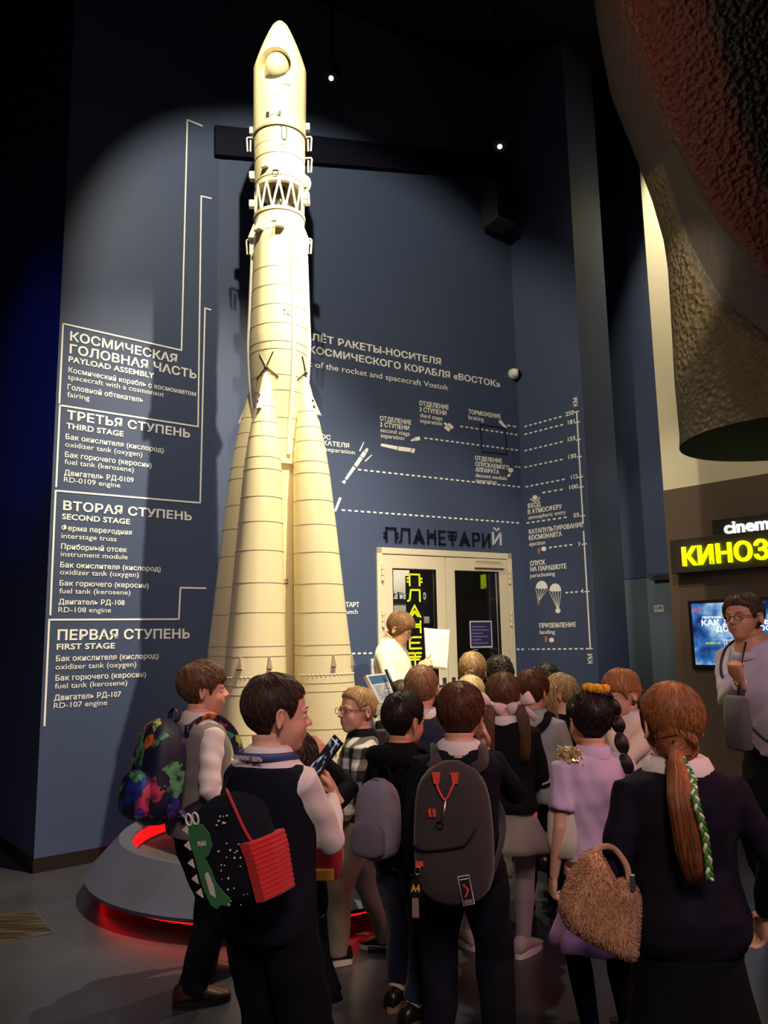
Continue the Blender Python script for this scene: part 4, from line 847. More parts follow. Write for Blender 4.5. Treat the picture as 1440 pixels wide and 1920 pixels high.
# --- hands
def hand(wrist, f, n, side, k=1., curl=(.3, .4, .4, .45, .5), spread=.06, thumb=.6, point=False, vox=.0019):
    f = np.array(f, float); f /= np.linalg.norm(f); n = np.array(n, float); n -= f*(n@f); n /= np.linalg.norm(n); s = np.cross(f, n)*side
    w_ = np.array(wrist, float); mb = MB()
    pts = [w_-f*.03*k, w_, w_+f*.022*k, w_+f*.045*k, w_+f*.066*k, w_+f*.074*k]
    mb.tube(pts, [(.011*k, .018*k), (.0115*k, .019*k), (.0125*k, .026*k), (.012*k, .030*k), (.010*k, .030*k), (.006*k, .026*k)], 16, hint=n, pw=2.6)
    mb.ball(w_+f*.028*k+s*.017*k+n*.007*k, (.014*k,)*3, 12, 8)
    for i, (o, L) in enumerate(((.0225, .053), (.0078, .060), (-.0074, .055), (-.0222, .044))):
        a = curl[i+1]; base = w_+f*(.066-.003*abs(i-1.2))*k+s*o*k; d = 0; p = [base-f*.012*k, base]; sp = spread*(1.3-i)
        for q, (frac, m_) in enumerate(((.45, .9), (.31, 1.15), (.24, .8))):
            d += a*m_; dv = f*math.cos(d)+n*math.sin(d)+s*sp*math.cos(d); dv /= np.linalg.norm(dv); p.append(p[-1]+dv*L*frac*k)
        mb.tube(resample(p, 11), list(np.interp(np.linspace(0, 1, 11), [0, .2, .45, .7, .93, 1], np.array([.0075, .0074, .0072, .0066, .0058, .0035])*k)), 10)
        mb.ball(p[-1], .0045*k, 8, 6)
    b0 = w_+f*.018*k+s*.018*k; d1 = f*.62+s*.75+n*.25; d1 /= np.linalg.norm(d1); d2 = f*(.95)+s*(.5-thumb)+n*(.2+thumb*.5); d2 /= np.linalg.norm(d2)
    p = [b0, b0+d1*.026*k, b0+d1*.026*k+(d1*.4+d2*.6)*.022*k, b0+d1*.026*k+(d1*.4+d2*.6)*.022*k+d2*.019*k]
    mb.tube(resample(p, 9), list(np.array([.0105, .0102, .0098, .009, .0083, .008, .0078, .007, .0045])*k), 10); mb.ball(p[-1], .0055*k, 8, 6)
    return remesh(mb, vox*max(1, k), 2)
def ik(S_, T_, a, b, pole):
    S_, T_, pole = (np.array(q, float) for q in (S_, T_, pole)); d = T_-S_; L = np.linalg.norm(d); L2_ = min(L, (a+b)*.998); u_ = d/L; T_ = S_+u_*L2_
    x = (a*a-b*b+L2_*L2_)/(2*L2_); h = math.sqrt(max(0, a*a-x*x)); pp = pole-u_*(pole@u_); pp /= np.linalg.norm(pp)+1e-9
    return S_+u_*x+pp*h, T_
def rx(a): c, s = math.cos(a), math.sin(a); return np.array([[1, 0, 0], [0, c, -s], [0, s, c]])
def ry(a): c, s = math.cos(a), math.sin(a); return np.array([[c, 0, s], [0, 1, 0], [-s, 0, c]])
def rz(a): c, s = math.cos(a), math.sin(a); return np.array([[c, -s, 0], [s, c, 0], [0, 0, 1]])
TORSO = [(0.575, 0.1062, 0.0782, 0), (0.62, 0.1188, 0.0902, -0.008), (0.67, 0.1197, 0.0902, -0.01), (0.74, 0.108, 0.0828, 0.002), (0.8, 0.1062, 0.0828, 0.008), (0.86, 0.1116, 0.0865, 0.006), (0.92, 0.1188, 0.0865, 0.0), (0.97, 0.1242, 0.0791, -0.006), (1.005, 0.1224, 0.0681, -0.01), (1.03, 0.1008, 0.057, -0.014), (1.05, 0.0684, 0.0478, -0.014), (1.07, 0.045, 0.0414, -0.012)]
class Person: pass
def make_person(top, Y, heading, head=(0, 0, 0), lean=0., hair=None, style='short', hk=.055, skin=SKIN, ad=0, H=None, wk=1., topwear=None, vest=None, bottom=None, shoes=None,
                armL=None, armR=None, feet=None, sleeve='long', collar=None, label='', vox=.0042, group=None, hemz=.60, nstr=900, fine=True, seed=1, hh=None, lids=.0, gaze=0., hairlift=1., sock=None, facedetail=True, hairw=.0017, legw=1., bare=False, waist=.70, colz=1.088, curly=0., fringe=0., cat='person'):
    rs = np.random.default_rng(seed); q = aty(top[0], top[1], Y); H = H or float(q[2]); p = Person(); p.H = H
    if hh is None: hh = .215*(H/1.3)**.5 if not ad else .228
    kz = (H-.93*hh)/1.08; kw = (kz if not ad else 1.24)*wk; p.kz, p.kw, p.hh = kz, kw, hh
    hd = R_(heading); root = empty('person', (0, 0, 0), -hd, label, cat, group); p.root = root
    RL = rx(-R_(lean)); piv = np.array([0, 0, .64*kz])
    TL = lambda v: RL@(np.array(v, float)-piv)+piv                 # upper body, leaning forward
    neck = TL((0, -.012*kw, 1.07*kz)); hc0 = neck+RL@np.array([0, .028*kw, .045*kz+hh*.44])
    Rh = rz(-R_(head[0]))@rx(R_(head[1])-R_(lean)*.6)@ry(R_(head[2]))
    hc = neck+RL@np.array([0, .012*kw, 0.01*kz])+Rh@np.array([0, .07*hh, .43*hh])
    # place the root so that the top of the head is at the wanted spot
    Rw = rz(-hd); off = Rw@np.array([hc[0], hc[1], 0]); root.location = (q[0]-off[0], q[1]-off[1], 0); p.loc = np.array(root.location)
    p.dir = lambda v: Rw.T@np.asarray(v, float); p.Rw = Rw; p.toL = lambda wp: Rw.T@(np.asarray(wp, float)-p.loc); p.pix = lambda x, y, Yw: p.toL(aty(x, y, Yw)); p.TL = TL; p.RL = RL; p.Rh = Rh; p.hc = hc; p.neck = neck
    HX = lambda v: hc+(np.asarray(v, float)@Rh.T)*hh; p.HX = HX
    sh = {s: TL((s*.116*kw, -.008*kw, .998*kz)) for s in (-1, 1)}; ua, fa = .215*kz, .20*kz; p.sh = sh
    arms = {}
    for s, A in ((1, armR), (-1, armL)):
        A = dict(A or {}); T_ = A.get('to'); 
        if callable(T_): T_ = T_(p)
        if T_ is None: T_ = sh[s]+np.array([s*.055*kw, .04, -.395*kz])
        pole = A.get('pole', (s*.4, -1, -.2)); el, wr = ik(sh[s], T_, ua, fa, pole); arms[s] = (sh[s], el, wr, A)
    p.arms = arms
    hips = {s: np.array([s*.07*kw, 0, .60*kz]) for s in (-1, 1)}; feet = feet or {}; legs = {}
    for s in (-1, 1):
        fx, fy, fyaw = feet.get(s, (s*.075*kw, 0., s*8)); an = np.array([fx, fy-.02, .062*kz]); kn, an = ik(hips[s], an, .285*kz, .275*kz, (s*.12, 1, 0)); legs[s] = (hips[s], kn, an, fyaw)
    p.legs = legs
    def rings(d, z0, z1, n=28, dd=None, pw=2.35):
        zs = [z0]+[t[0] for t in TORSO if z0 < t[0] < z1]+[z1]; out = []
        for z in zs:
            a = np.interp(z, [t[0] for t in TORSO], [t[1] for t in TORSO])*kw+d; b = np.interp(z, [t[0] for t in TORSO], [t[2] for t in TORSO])*kw+(dd if dd is not None else d); yo = np.interp(z, [t[0] for t in TORSO], [t[3] for t in TORSO])*kw
            r_ = []
            for k in range(n):
                t = 2*math.pi*k/n; c_, s_ = math.cos(t), math.sin(t); pt = (math.copysign(abs(c_)**(2/pw), c_)*a, math.copysign(abs(s_)**(2/pw), s_)*b+yo, z*kz)
                r_.append(TL(pt) if z > .64 else np.array(pt))
            out.append(r_)
        return out
    p.rings = rings
    # ---- body
    body = MB(); V, F = head_mesh(ad); body.add(HX(V), F)
    for s in (-1, 1):      # ears
        ec = np.array([s*.338, -.045, -.05]); pts = []
        for t in np.linspace(-1.9, 2.5, 16): pts.append(HX(ec+np.array([s*(.035+.02*(math.cos(t+2.2) > 0)), -.075*math.cos(t-1.57+1.8), .125*math.sin(t)+.01])))
        pts = [HX(ec+np.array([s*(.05+.012*math.sin(t)), -.062*math.sin(t+.2)-.012, .125*math.cos(t)])) for t in np.linspace(-.75, 2.75, 16)]
        body.tube(pts, [.020*hh]*14+[.026*hh]*2, 10); body.tube([HX(ec+np.array([s*.0, 0, 0])), HX(ec+np.array([s*.035, -.03, .0]))], [(.055*hh, .10*hh), (.045*hh, .085*hh)], 14, hint=Rh@np.array([0, 1, 0]))
    if fine and facedetail:
        for s in (-1, 1):   # eyelids
            c_ = np.array([s*.145, .292, -.002])
            for lo, hi in ((.15-lids, 1.3), (-1.2, -.32)):
                pts = [c_+.066*np.array([math.sin(a)*math.cos(e), math.cos(a)*math.cos(e), math.sin(e)]) for e in np.linspace(lo, hi, 5) for a in np.linspace(-1.0, 1.0, 9)]
                k = len(body.v); out_ = [HX(q_) for q_ in pts]+[HX(c_+(q_-c_)*.80) for q_ in pts]
                f_ = [(j*9+i, j*9+i+1, j*9+10+i, j*9+9+i) for j in range(4) for i in range(8)]; f2 = [tuple(x+45 for x in reversed(g)) for g in f_]
                bd = [0, 1, 2, 3, 4, 5, 6, 7, 8, 17, 26, 35, 44, 43, 42, 41, 40, 39, 38, 37, 36, 27, 18, 9]
                body.add(out_, f_+f2+[(bd[i+1-len(bd)], bd[i], bd[i]+45, bd[i+1-len(bd)]+45) for i in range(len(bd))])
    nb = HX((0, -.10, -.30)); body.tube([nb, neck*.5+nb*.5, neck, TL((0, -.012*kw, 1.03*kz))], [.052*kw, .048*kw, .054*kw, .075*kw], 20)
    body.loft(rings(-.006, .58, 1.07))
    bfore = (.0245*kz, .0275*kz, .021*kz, .0175*kz)
    for s in (-1, 1):
        a_, el, wr, A = arms[s]; body.tube([a_, a_*.5+el*.5, el, el*.6+wr*.4, wr], [.034*kz, .031*kz, .0255*kz, .0265*kz, .0175*kz], 14)
        h_, kn, an, fy = legs[s]; body.tube([h_+np.array([0, 0, .03]), h_*.55+kn*.45, kn, kn*.65+an*.35, an], [.066*kz, .056*kz, .042*kz, .044*kz, .029*kz], 16)
        fd = rz(-R_(fy))@np.array([0, 1., 0]); body.tube([an-fd*.01, an+fd*.05-np.array([0, 0, .025]), an+fd*.11*kz-np.array([0, 0, .04])], [.028*kz, .026*kz, .018*kz], 12)
    V, F, N = remesh(body, vox, 1)
    L = (V-hc)@Rh/hh; Fa = np.array([g if len(g) == 4 else (*g, g[-1]) for g in F]); cen = L[Fa].mean(axis=1)
    lipd = np.minimum(((cen-np.array([0, .405, -.233]))/np.array([.078, .06, .017])).__pow__(2).sum(1), ((cen-np.array([0, .40, -.277]))/np.array([.066, .06, .021])).__pow__(2).sum(1))
    idx = ((lipd < 1) & (cen[:, 1] > .33)).astype(int).tolist()
    vs, fs = V.tolist(), list(F)
    for s in (-1, 1):
        A = arms[s][3]
        if A.get('hand') is None: continue
        hp = A['hand'](p) if callable(A['hand']) else A['hand']; f_ = hp.get('f', arms[s][2]-arms[s][1]); hv, hf, _ = hand(arms[s][2], f_, hp['n'], s, hp.get('k', 1.)*(kz if not ad else 1.25), hp.get('curl', (.3, .4, .4, .45, .5)), hp.get('spread', .06), hp.get('thumb', .6))
        k = len(vs); vs += hv.tolist(); fs += [tuple(i+k for i in g) for g in hf]; idx += [0]*len(hf)
    p.body = raw('body', vs, fs, [skin, LIP], root, True, idx)
    if fine and facedetail:
        for s in (-1, 1):
            mb = MB(); c_ = np.array([s*.145, .292, -.002]); g = rz(-R_(gaze))@np.array([0, 1., 0]); a = np.cross(g, [0, 0, 1.]); b = np.cross(a, g); v = []; 
            angs = [.001, .19, .2, .44, .45, .8, 1.2, 1.7]; n = 20
            for e in angs:
                for i in range(n): t = 2*math.pi*i/n; v.append(HX(c_+.060*(g*math.cos(e)+(a*math.cos(t)+b*math.sin(t))*math.sin(e))))
            f = [(j*n+i, j*n+(i+1) % n, j*n+n+(i+1) % n, j*n+n+i) for j in range(len(angs)-1) for i in range(n)]; mi = [(2 if j == 0 or j == 1 else 1 if j < 4 else 0) for j in range(len(angs)-1) for i in range(n)]
            raw('eye', v, f, [EYW, EYI, EYP], root, True, mi)
            bp_ = [HX(np.array([s*x, y, z])) for x, y, z in ((.06, .378, .085), (.11, .375, .104), (.17, .345, .105), (.225, .30, .082))]
            MB().tube(resample(bp_, 8), [.006*hh, .013*hh, .014*hh, .013*hh, .012*hh, .010*hh, .007*hh, .004*hh], 8, flat=.6).build('eyebrow', hair or HB, root, True, False)
    # ---- hair
    if hair is not None:
        T, Pn, d, r = hair_grid(ad); pos = np.array([0, 0, -.05])+d*r[..., None]; az = np.arctan2(np.abs(pos[..., 0]), pos[..., 1]); lo = LOWS[style]
        zl = np.interp(az, [a for a, _ in lo], [b for _, b in lo]); zl = zl+fringe*np.clip(1-az/1.0, 0, 1)*np.sin(pos[..., 0]*26+1)*.3
        msk = np.clip((pos[..., 2]-zl)/.05+.5, 0, 1); msk = msk*msk*(3-2*msk)
        ws = waves(5, 3, 9, rs); wc = waves(6, 16, 30, rs); nz = wsum(pos*np.array([1, 1, .35]), ws)*.010*hairlift+wsum(pos*np.array([1, 1, .25]), wc)*.006*hairlift
        if curly: nz = nz+np.abs(wsum(pos, waves(8, 26, 40, rs)))*.035*curly
        up = np.clip((pos[..., 2]+.3)/.7, 0, 1); thick = hk*(.55+.6*up)+nz
        rh = r+(thick+.004)*msk-.035*(1-msk); rskin = r+.006
        P3 = np.array([0, 0, -.05])+d*rh[..., None]; V = HX(P3.reshape(-1, 3))
        F = [(j*HN+i, j*HN+(i+1) % HN, (j+1)*HN+(i+1) % HN, (j+1)*HN+i) for j in range(HT-1) for i in range(HN)]+[tuple(range(HN-1, -1, -1)), tuple((HT-1)*HN+i for i in range(HN))]
        st = Strands(); st.v = list(V); st.f = F; st.uv = [((i % HN)/HN, (i//HN)/HT*.9) for i in range(HN*HT)]
        th = T[:, 0]; dth = th[1]-th[0]
        def samp(A_, t, f_):
            x = np.clip((t-th[0])/dth, 0, HT-1.001); y = (f_ % (2*np.pi))/(2*np.pi)*HN; i = x.astype(int); j = y.astype(int) % HN; a = x-i; b = y-np.floor(y); i1 = i+1; j1 = (j+1) % HN
            return A_[i, j]*(1-a)*(1-b)+A_[i1, j]*a*(1-b)+A_[i, j1]*(1-a)*b+A_[i1, j1]*a*b
        for _ in range(nstr):
            t0 = rs.uniform(.03, 1.)**.8*1.9; f0 = rs.uniform(0, 6.283)
            if samp(msk, np.array([t0]), np.array([f0]))[0] < .5: continue
            Ln = rs.uniform(.25, .6); tt_ = np.linspace(t0, t0+Ln, 7); ff = f0+np.linspace(0, 1, 7)**1.5*rs.uniform(-.22, .22)
            if curly: ff = ff+curly*.25*np.sin(np.linspace(0, 6, 7)+f0*9)
            m_ = samp(msk, tt_, ff); 
            keep = int((m_ > .15).sum()); 
            if keep < 4: continue
            tt_, ff = tt_[:keep], ff[:keep]; n_ = keep
            rr = np.maximum(samp(rh, tt_, ff), samp(rskin, tt_, ff))+.004+rs.uniform(.0, .014)*np.linspace(.2, 1, n_)*hairlift
            dd = np.sin(tt_)[:, None]*(np.sin(ff)[:, None]*CX+np.cos(ff)[:, None]*CY)+np.cos(tt_)[:, None]*CROWN
            st.add(HX(np.array([0, 0, -.05])+dd*rr[:, None]), hairw*rs.uniform(.6, 1.2), rs.uniform())
        p.st = st; p.rs = rs; p.hairmat = hair
    # ---- clothes
    def cloth(mb, m, name, amp=.003, vx=.008, parent=None, f0=14, f1=40, sm=2):
        V, F, N = remesh(mb, vx*(1 if kz < 1.2 else 1.15), sm); V = V+N*(wsum(V*np.array([1, 1, 1.4]), waves(8, f0, f1, rs))*amp)[:, None]; return raw(name, V, F, m, parent or root)
    p.cloth = cloth
    if topwear:
        mb = MB(); mb.loft(rings(.018, max(hemz, .69) if vest else hemz, 1.055 if collar != 'turtle' else 1.07))
        for s in (-1, 1):
            a_, el, wr, A = arms[s]; inn = a_*.8+TL((0, 0, .97*kz))*.2
            if sleeve == 'long':
                w2 = el+(wr-el)*.93; mb.tube([inn, a_, a_*.5+el*.5, el, el*.5+w2*.5, w2-(w2-el)*.06, w2], np.array([.05, .052, .047, .041, .038, .030, .029])*kz, 16)
            elif sleeve == 'short':
                w2 = a_+(el-a_)*.72; mb.tube([inn, a_, a_*.4+w2*.6, w2], np.array([.052, .056, .055, .054])*kz, 16)
        p.top = cloth(mb, topwear, 'top', .0035 if wk < 1.3 else .005)
    if vest:
        mb = MB(); mb.loft(rings(.025, hemz+.0, 1.035)); 
        for s in (-1, 1): mb.ball(sh[s]+(TL((0, 0, .99*kz))-sh[s])*.32, np.array([.058, .056, .05])*kz, 16, 10)
        p.vest = cloth(mb, vest, 'vest', .0025)
    if collar and collar != 'turtle':
        mb = MB(); n = 26; top_, bot_ = [], []
        for k in range(n):
            t = 2*math.pi*k/n; c_, s_ = math.cos(t), math.sin(t)
            top_.append((TL((.058*kw*c_, .055*kw*s_-.008*kw, (colz if s_ < .75 else colz-.018)*kz)))); bot_.append(TL((.085*kw*c_, .076*kw*s_-.008*kw, (1.045-.025*max(0, s_))*kz)))
        mid_ = [a*.5+b*.5+RL@np.array([0, 0, .012]) for a, b in zip(top_, bot_)]; ins = [TL((.050*kw*math.cos(2*math.pi*k/n), .047*kw*math.sin(2*math.pi*k/n)-.008*kw, 1.05*kz)) for k in range(n)]
        mb.loft([ins, top_, mid_, bot_, [b-RL@np.array([0, 0, .006]) for b in bot_]], cap=False); mb.build('collar', collar, root, True, False)
    if bottom and bottom[0] == 'trousers':
        mb = MB(); mb.loft(rings(.009, .575, waist, dd=.008)); lw = legw
        for s in (-1, 1):
            h_, kn, an, fy = legs[s]; e = an-np.array([0, 0, .02]) if not bare else an*.9+kn*.1; mb.tube([h_+np.array([-s*.005, 0, .05]), h_*.75+kn*.25, kn, kn*.5+an*.5, e*.8+kn*.2, e], np.array([.083, .080, .062*lw, .056*lw, .050*lw, .049*lw])*kz, 18)
        p.bot = cloth(mb, bottom[1], 'trousers', .0045, .009, f0=10, f1=34)
    if bottom and bottom[0] == 'skirt':
        _, m_, z1, rb = bottom[:4]; mb = MB(); n = 60; rg = []
        for k, z in enumerate(np.linspace(.70, z1, 9)):
            u_ = k/8; uu = u_**1.7; a = (.106*(1-uu)+rb*uu)*kw; b = (.084*(1-uu)+rb*.82*uu)*kw; rg.append([np.array([a*(1+.05*u_*math.sin(9*t+.6))*math.cos(t), b*(1+.05*u_*math.sin(9*t+.6))*math.sin(t)-.004, z*kz]) for t in np.linspace(0, 2*math.pi, n, endpoint=False)])
        mb.loft(rg); p.bot = mb.build('skirt', m_, root, True, False)
        if len(bottom) > 4:
            mb = MB()
            for s in (-1, 1):
                h_, kn, an, fy = legs[s]; mb.tube([h_, h_*.55+kn*.45, kn, kn*.65+an*.35, an, an-np.array([0, 0, .02])], np.array([.07, .06, .046, .048, .033, .034])*kz, 18)
            p.tights = cloth(mb, bottom[4], 'tights', .0008, .006)
    if sock:
        for s in (-1, 1):
            h_, kn, an, fy = legs[s]; MB().tube([an+(kn-an)*.28, an+(kn-an)*.15, an, an-np.array([0, 0, .02])], np.array([.035, .034, .033, .033])*kz, 16).build('sock', sock, root, True, False)
    if shoes:
        for s in (-1, 1):
            h_, kn, an, fy = legs[s]; Rf = rz(-R_(fy)); mb = MB(); o = np.array([an[0], an[1], 0]); rg = []; kk = kz*1.02
            prof = [(-.066, .016, .028, .05), (-.060, .026, .018, .075), (-.03, .033, .016, .092), (.0, .034, .016, .095), (.03, .035, .016, .078), (.07, .040, .016, .060), (.105, .040, .016, .046), (.135, .030, .018, .036), (.146, .014, .024, .03)]
            for y, w_, z0, z1 in prof:
                rg.append([o+Rf@np.array([w_*math.cos(t)*kk, y*kk, ((z0+z1)/2+(z1-z0)/2*math.copysign(abs(math.sin(t))**.8, math.sin(t)))*kk]) for t in np.linspace(0, 2*math.pi, 20, endpoint=False)])
            so = mb.loft(rg).build('shoe', shoes[0], root, True, False)
            mb = MB(); b0, b1 = [], []
            for t in np.linspace(0, 2*math.pi, 32, endpoint=False):
                y = .042+.108*math.sin(t); w_ = .037*abs(math.cos(t))**.75*math.copysign(1, math.cos(t))*(1+.12*math.sin(t)); b0.append(o+Rf@np.array([w_*kk, y*kk, 0.001])); b1.append(o+Rf@np.array([w_*kk*1.02, y*kk, .026*kk]))
            mb.loft([b0, b1]); mb.build('sole', shoes[1], so, 30, False)
    return p
def finish_hair(p, name='hair'):
    p.hair = raw(name, np.array(p.st.v), p.st.f, p.hairmat, p.root, True, None, np.array(p.st.uv)); return p.hair
def hang(p, n, phis, length, r=.0019, z0=-.05, out=1.06, spreadx=1.0, jit=.02, back=.0):
    """free-hanging long hair from the sides and back of the head; phis = azimuth from the face in rad, signed"""
    rs = p.rs
    for _ in range(n):
        a = rs.uniform(*phis); a = a*(1 if rs.uniform() < .5 else -1) if phis[0] >= 0 else a
        zs = rs.uniform(-.15, .35); rad = (.40+.06*math.sin(a)**2)*out*math.sqrt(max(.2, 1-((zs-.12)/.5)**2))
        p0 = np.array([rad*.92*math.sin(a), rad*1.08*math.cos(a)-.07, zs]); w0 = p.HX(p0); e = length*rs.uniform(.8, 1.); k = 9; pts = []
        cx = p.HX(np.array([0, -.07, zs])); o = w0-cx; o[2] = 0; br = np.linalg.norm(o)
        for i in range(k):
            t = i/(k-1); bulge = 1+.22*math.sin(min(1, t*2.2)*math.pi/2)*(1-t*.4); pts.append(np.array([cx[0]+o[0]*bulge*spreadx, cx[1]+o[1]*bulge-back*t, w0[2]-(e+ (w0[2]-p.HX((0,0,z0))[2]))*t*(.6+.4*t)])+rs.normal(size=3)*jit*t*.2)
        p.st.add(np.array(pts), r*rs.uniform(.7, 1.2), rs.uniform())
def band(p, pts, r, m, name='hair_tie', n=10, flat=1.): return MB().tube(pts, r, n, flat=flat).build(name, m, p.root, True, False)
# --- backpack in a person's frame
def backpack(p, label, m, w=.26, h=.36, d=.13, zc=.80, mats=None, group=None, straps=True, off=0., pocket=True, tilt=0., xo=0., mstrap=None, top_w=.8, name='backpack', handle_m=None, roll=0., handle=True):
    kz, kw = p.kz, p.kw; root = empty(name, tuple(p.root.location), p.root.rotation_euler[2], label, 'backpack', group)
    y0 = -(.098*kw+.016+off); C0 = np.array([xo, y0-d/2, zc*kz]); Rt = rx(R_(tilt))@ry(R_(roll)); TLb = lambda v: p.TL(C0+Rt@np.array(v, float))
    def shell(w, h, d, cy, cz, n=40, tw=top_w, pw=3.2, rows=16):
        rg = []
        for k in range(rows+1):
            u_ = -1+2*k/rows; e = (1-abs(u_)**5)**.5 if abs(u_) < 1 else .0; e = max(e, .25); tp = 1-(1-tw)*max(0, (u_+.1)/1.1)**1.6; dp = (1-.25*max(0, u_)**2)
            rg.append([TLb((w/2*e*tp*math.copysign(abs(math.cos(t))**(2/pw), math.cos(t)), cy+d/2*(e**.6)*dp*math.copysign(abs(math.sin(t))**(2/pw), math.sin(t)), cz+u_*h/2)) for t in np.linspace(0, 2*math.pi, n, endpoint=False)])
        return MB().loft(rg)
    b = shell(w, h, d, 0, 0); B = b.build('bag_body', m, root, True, False); p.bagT = TLb
    if pocket: pk = shell(w*.82, h*.45, d*.45, -d*.5, -h*.22); pk.build('front_pocket', (mats or {}).get('pocket', m), root, True, False)
    ms = mstrap or m
    # zipper line over the top
    z = [TLb((w/2*.93*math.cos(t), -d*.18, -h*.1+h*.585*math.sin(t)**.8)) for t in np.linspace(.02, math.pi-.02, 24)]
    MB().tube(z, .0035, 6).build('zipper', m_blackpl, root, True, False)
    hp = [TLb((x, d*.25, h*.5+dz)) for x, dz in ((-.035, -.01), (-.03, .03), (0, .042), (.03, .03), (.035, -.01))]
    if handle: MB().tube(resample(hp, 12), .006, 8, flat=1.6).build('carry_handle', handle_m or ms, root, True, False)
    if straps:
        for s in (-1, 1):
            pts = [C0+Rt@np.array([s*w*.28-xo*0, d*.45, h*.42]), (s*.078*kw, -.075*kw-.026, 1.02*kz), (s*.080*kw, -.01*kw, 1.065*kz), (s*.083*kw, .05*kw+.022, 1.025*kz), (s*.092*kw, .092*kw+.024, .95*kz), (s*.112*kw, .088*kw+.026, .86*kz), (s*.138*kw, .03*kw+.02, .79*kz), (s*.125*kw, -.075*kw-.012, .73*kz), C0+Rt@np.array([s*w*.42, d*.4, -h*.38])]
            pts = [p.TL(q_) for q_ in pts]; MB().tube(resample(pts, 40), [(.006, .021*kz)]*40, 12, hint=(0, -1, .2), pw=3).build('strap', ms, root, True, False)
    p.bag = root; return root
def glasses(p, m, r=.085, wd=.155, parent=None):
    g = None; mb = MB()
    for s in (-1, 1):
        mb.tube([p.HX(np.array([s*wd+r*1.12*math.cos(t), .415-.04*abs(s*wd+r*math.cos(t))*2+.03, -.005+r*.82*math.sin(t)])) for t in np.linspace(0, 2*math.pi, 28)], .0016*p.hh/.21, 8, cap=False)
        mb.tube([p.HX((s*(wd+r), .36, .01)), p.HX((s*.35, .2, .015)), p.HX((s*.375, -.02, .01)), p.HX((s*.372, -.07, -.03))], .0017, 8)
    mb.tube([p.HX((-.07, .43, .0)), p.HX((0, .445, .02)), p.HX((.07, .43, .0))], .0016, 8)
    return mb.build('glasses', m, p.root, True, False)
# ================================================================== PEOPLE
def F(n, r, g, b, **k): return fabric(n, S(r, g, b), **k)
f_white = F('white cotton', 224, 212, 204); f_black = F('black knit', 20, 20, 26); f_blk2 = F('black trouser cloth', 17, 17, 20); f_navy = F('navy knit', 26, 28, 46)
sh_blk = mat('black shoe leather', S(30, 24, 22), .35); sh_sole = mat('dark sole', S(22, 20, 20), .6); sh_brn = mat('brown shoe leather', S(62, 34, 24), .3); sh_tan = mat('tan sole', S(150, 118, 90), .6); sh_wh = mat('white sole', S(225, 222, 215), .5); sh_gr = mat('grey mesh shoe', S(170, 165, 160), .7)
# 1 boy with the colourful backpack
b1 = make_person((385, 1246), 3.62, 50, (24, 0, 0), hair=HCH, style='bowl', hk=.075, topwear=f_white, vest=F('grey knit vest', 128, 120, 116), collar=f_white, bottom=('trousers', f_blk2), shoes=(sh_brn, sh_sole), vox=.0040, nstr=1300, seed=3, fringe=.12,
  armR=dict(to=lambda p: p.sh[1]+np.array([.07, .10, -.36]), hand=dict(n=(-1, 0, 0))), armL=dict(to=lambda p: p.sh[-1]+np.array([-.04, .16, -.33]), hand=dict(n=(1, 0, 0))), feet={1: (.09, -.05, 20), -1: (-.08, .10, -6)}, legw=1.12, wk=1.02,
  label='boy in grey vest and white shirt wearing a multicoloured backpack, leftmost of the children'); finish_hair(b1)
m_col = bpy.data.materials.new('multicolour bag print'); m_col.use_nodes = True; nt = m_col.node_tree; bb = nt.nodes['Principled BSDF']; bb.inputs['Roughness'].default_value = .6
tc = nt.nodes.new('ShaderNodeTexCoord'); n1 = nt.nodes.new('ShaderNodeTexNoise'); n1.inputs['Scale'].default_value = 7; n1.inputs['Detail'].default_value = 2; n1.inputs['Distortion'].default_value = 1.2
mixv = nt.nodes.new('ShaderNodeVectorMath'); mixv.operation = 'MULTIPLY_ADD'; mixv.inputs[1].default_value = (.12, .12, .12)
nt.links.new(tc.outputs['Object'], n1.inputs['Vector']); nt.links.new(n1.outputs['Color'], mixv.inputs[0]); nt.links.new(tc.outputs['Object'], mixv.inputs[2])
vo1 = nt.nodes.new('ShaderNodeTexVoronoi'); vo1.inputs['Scale'].default_value = 13; nt.links.new(mixv.outputs[0], vo1.inputs['Vector']); sx_ = nt.nodes.new('ShaderNodeSeparateColor'); nt.links.new(vo1.outputs['Color'], sx_.inputs[0])
cr_ = nt.nodes.new('ShaderNodeValToRGB'); cr_.color_ramp.interpolation = 'CONSTANT'; e = cr_.color_ramp.elements; cols = [(0, (22, 22, 52)), (.42, (30, 60, 150)), (.50, (120, 170, 220)), (.57, (24, 22, 60)), (.64, (230, 120, 50)), (.72, (190, 215, 90)), (.80, (90, 60, 160)), (.86, (200, 60, 90)), (.92, (90, 160, 110))]
e[0].position = 0; e[0].color = (*S(*cols[0][1]), 1); e[1].position = cols[1][0]; e[1].color = (*S(*cols[1][1]), 1)
for p_, c_ in cols[2:]: q = e.new(p_); q.color = (*S(*c_), 1)
nt.links.new(sx_.outputs[0], cr_.inputs[0]); n3 = nt.nodes.new('ShaderNodeTexNoise'); n3.inputs['Scale'].default_value = 30; nt.links.new(tc.outputs['Object'], n3.inputs['Vector'])
mx = nt.nodes.new('ShaderNodeMix'); mx.data_type = 'RGBA'; mx.inputs[7].default_value = (*S(20, 20, 46), 1); rp = nt.nodes.new('ShaderNodeMapRange'); rp.inputs[1].default_value = .42; rp.inputs[2].default_value = .68; nt.links.new(n3.outputs['Fac'], rp.inputs[0]); nt.links.new(rp.outputs[0], mx.inputs[0]); nt.links.new(cr_.outputs[0], mx.inputs[6]); nt.links.new(mx.outputs[2], bb.inputs['Base Color'])
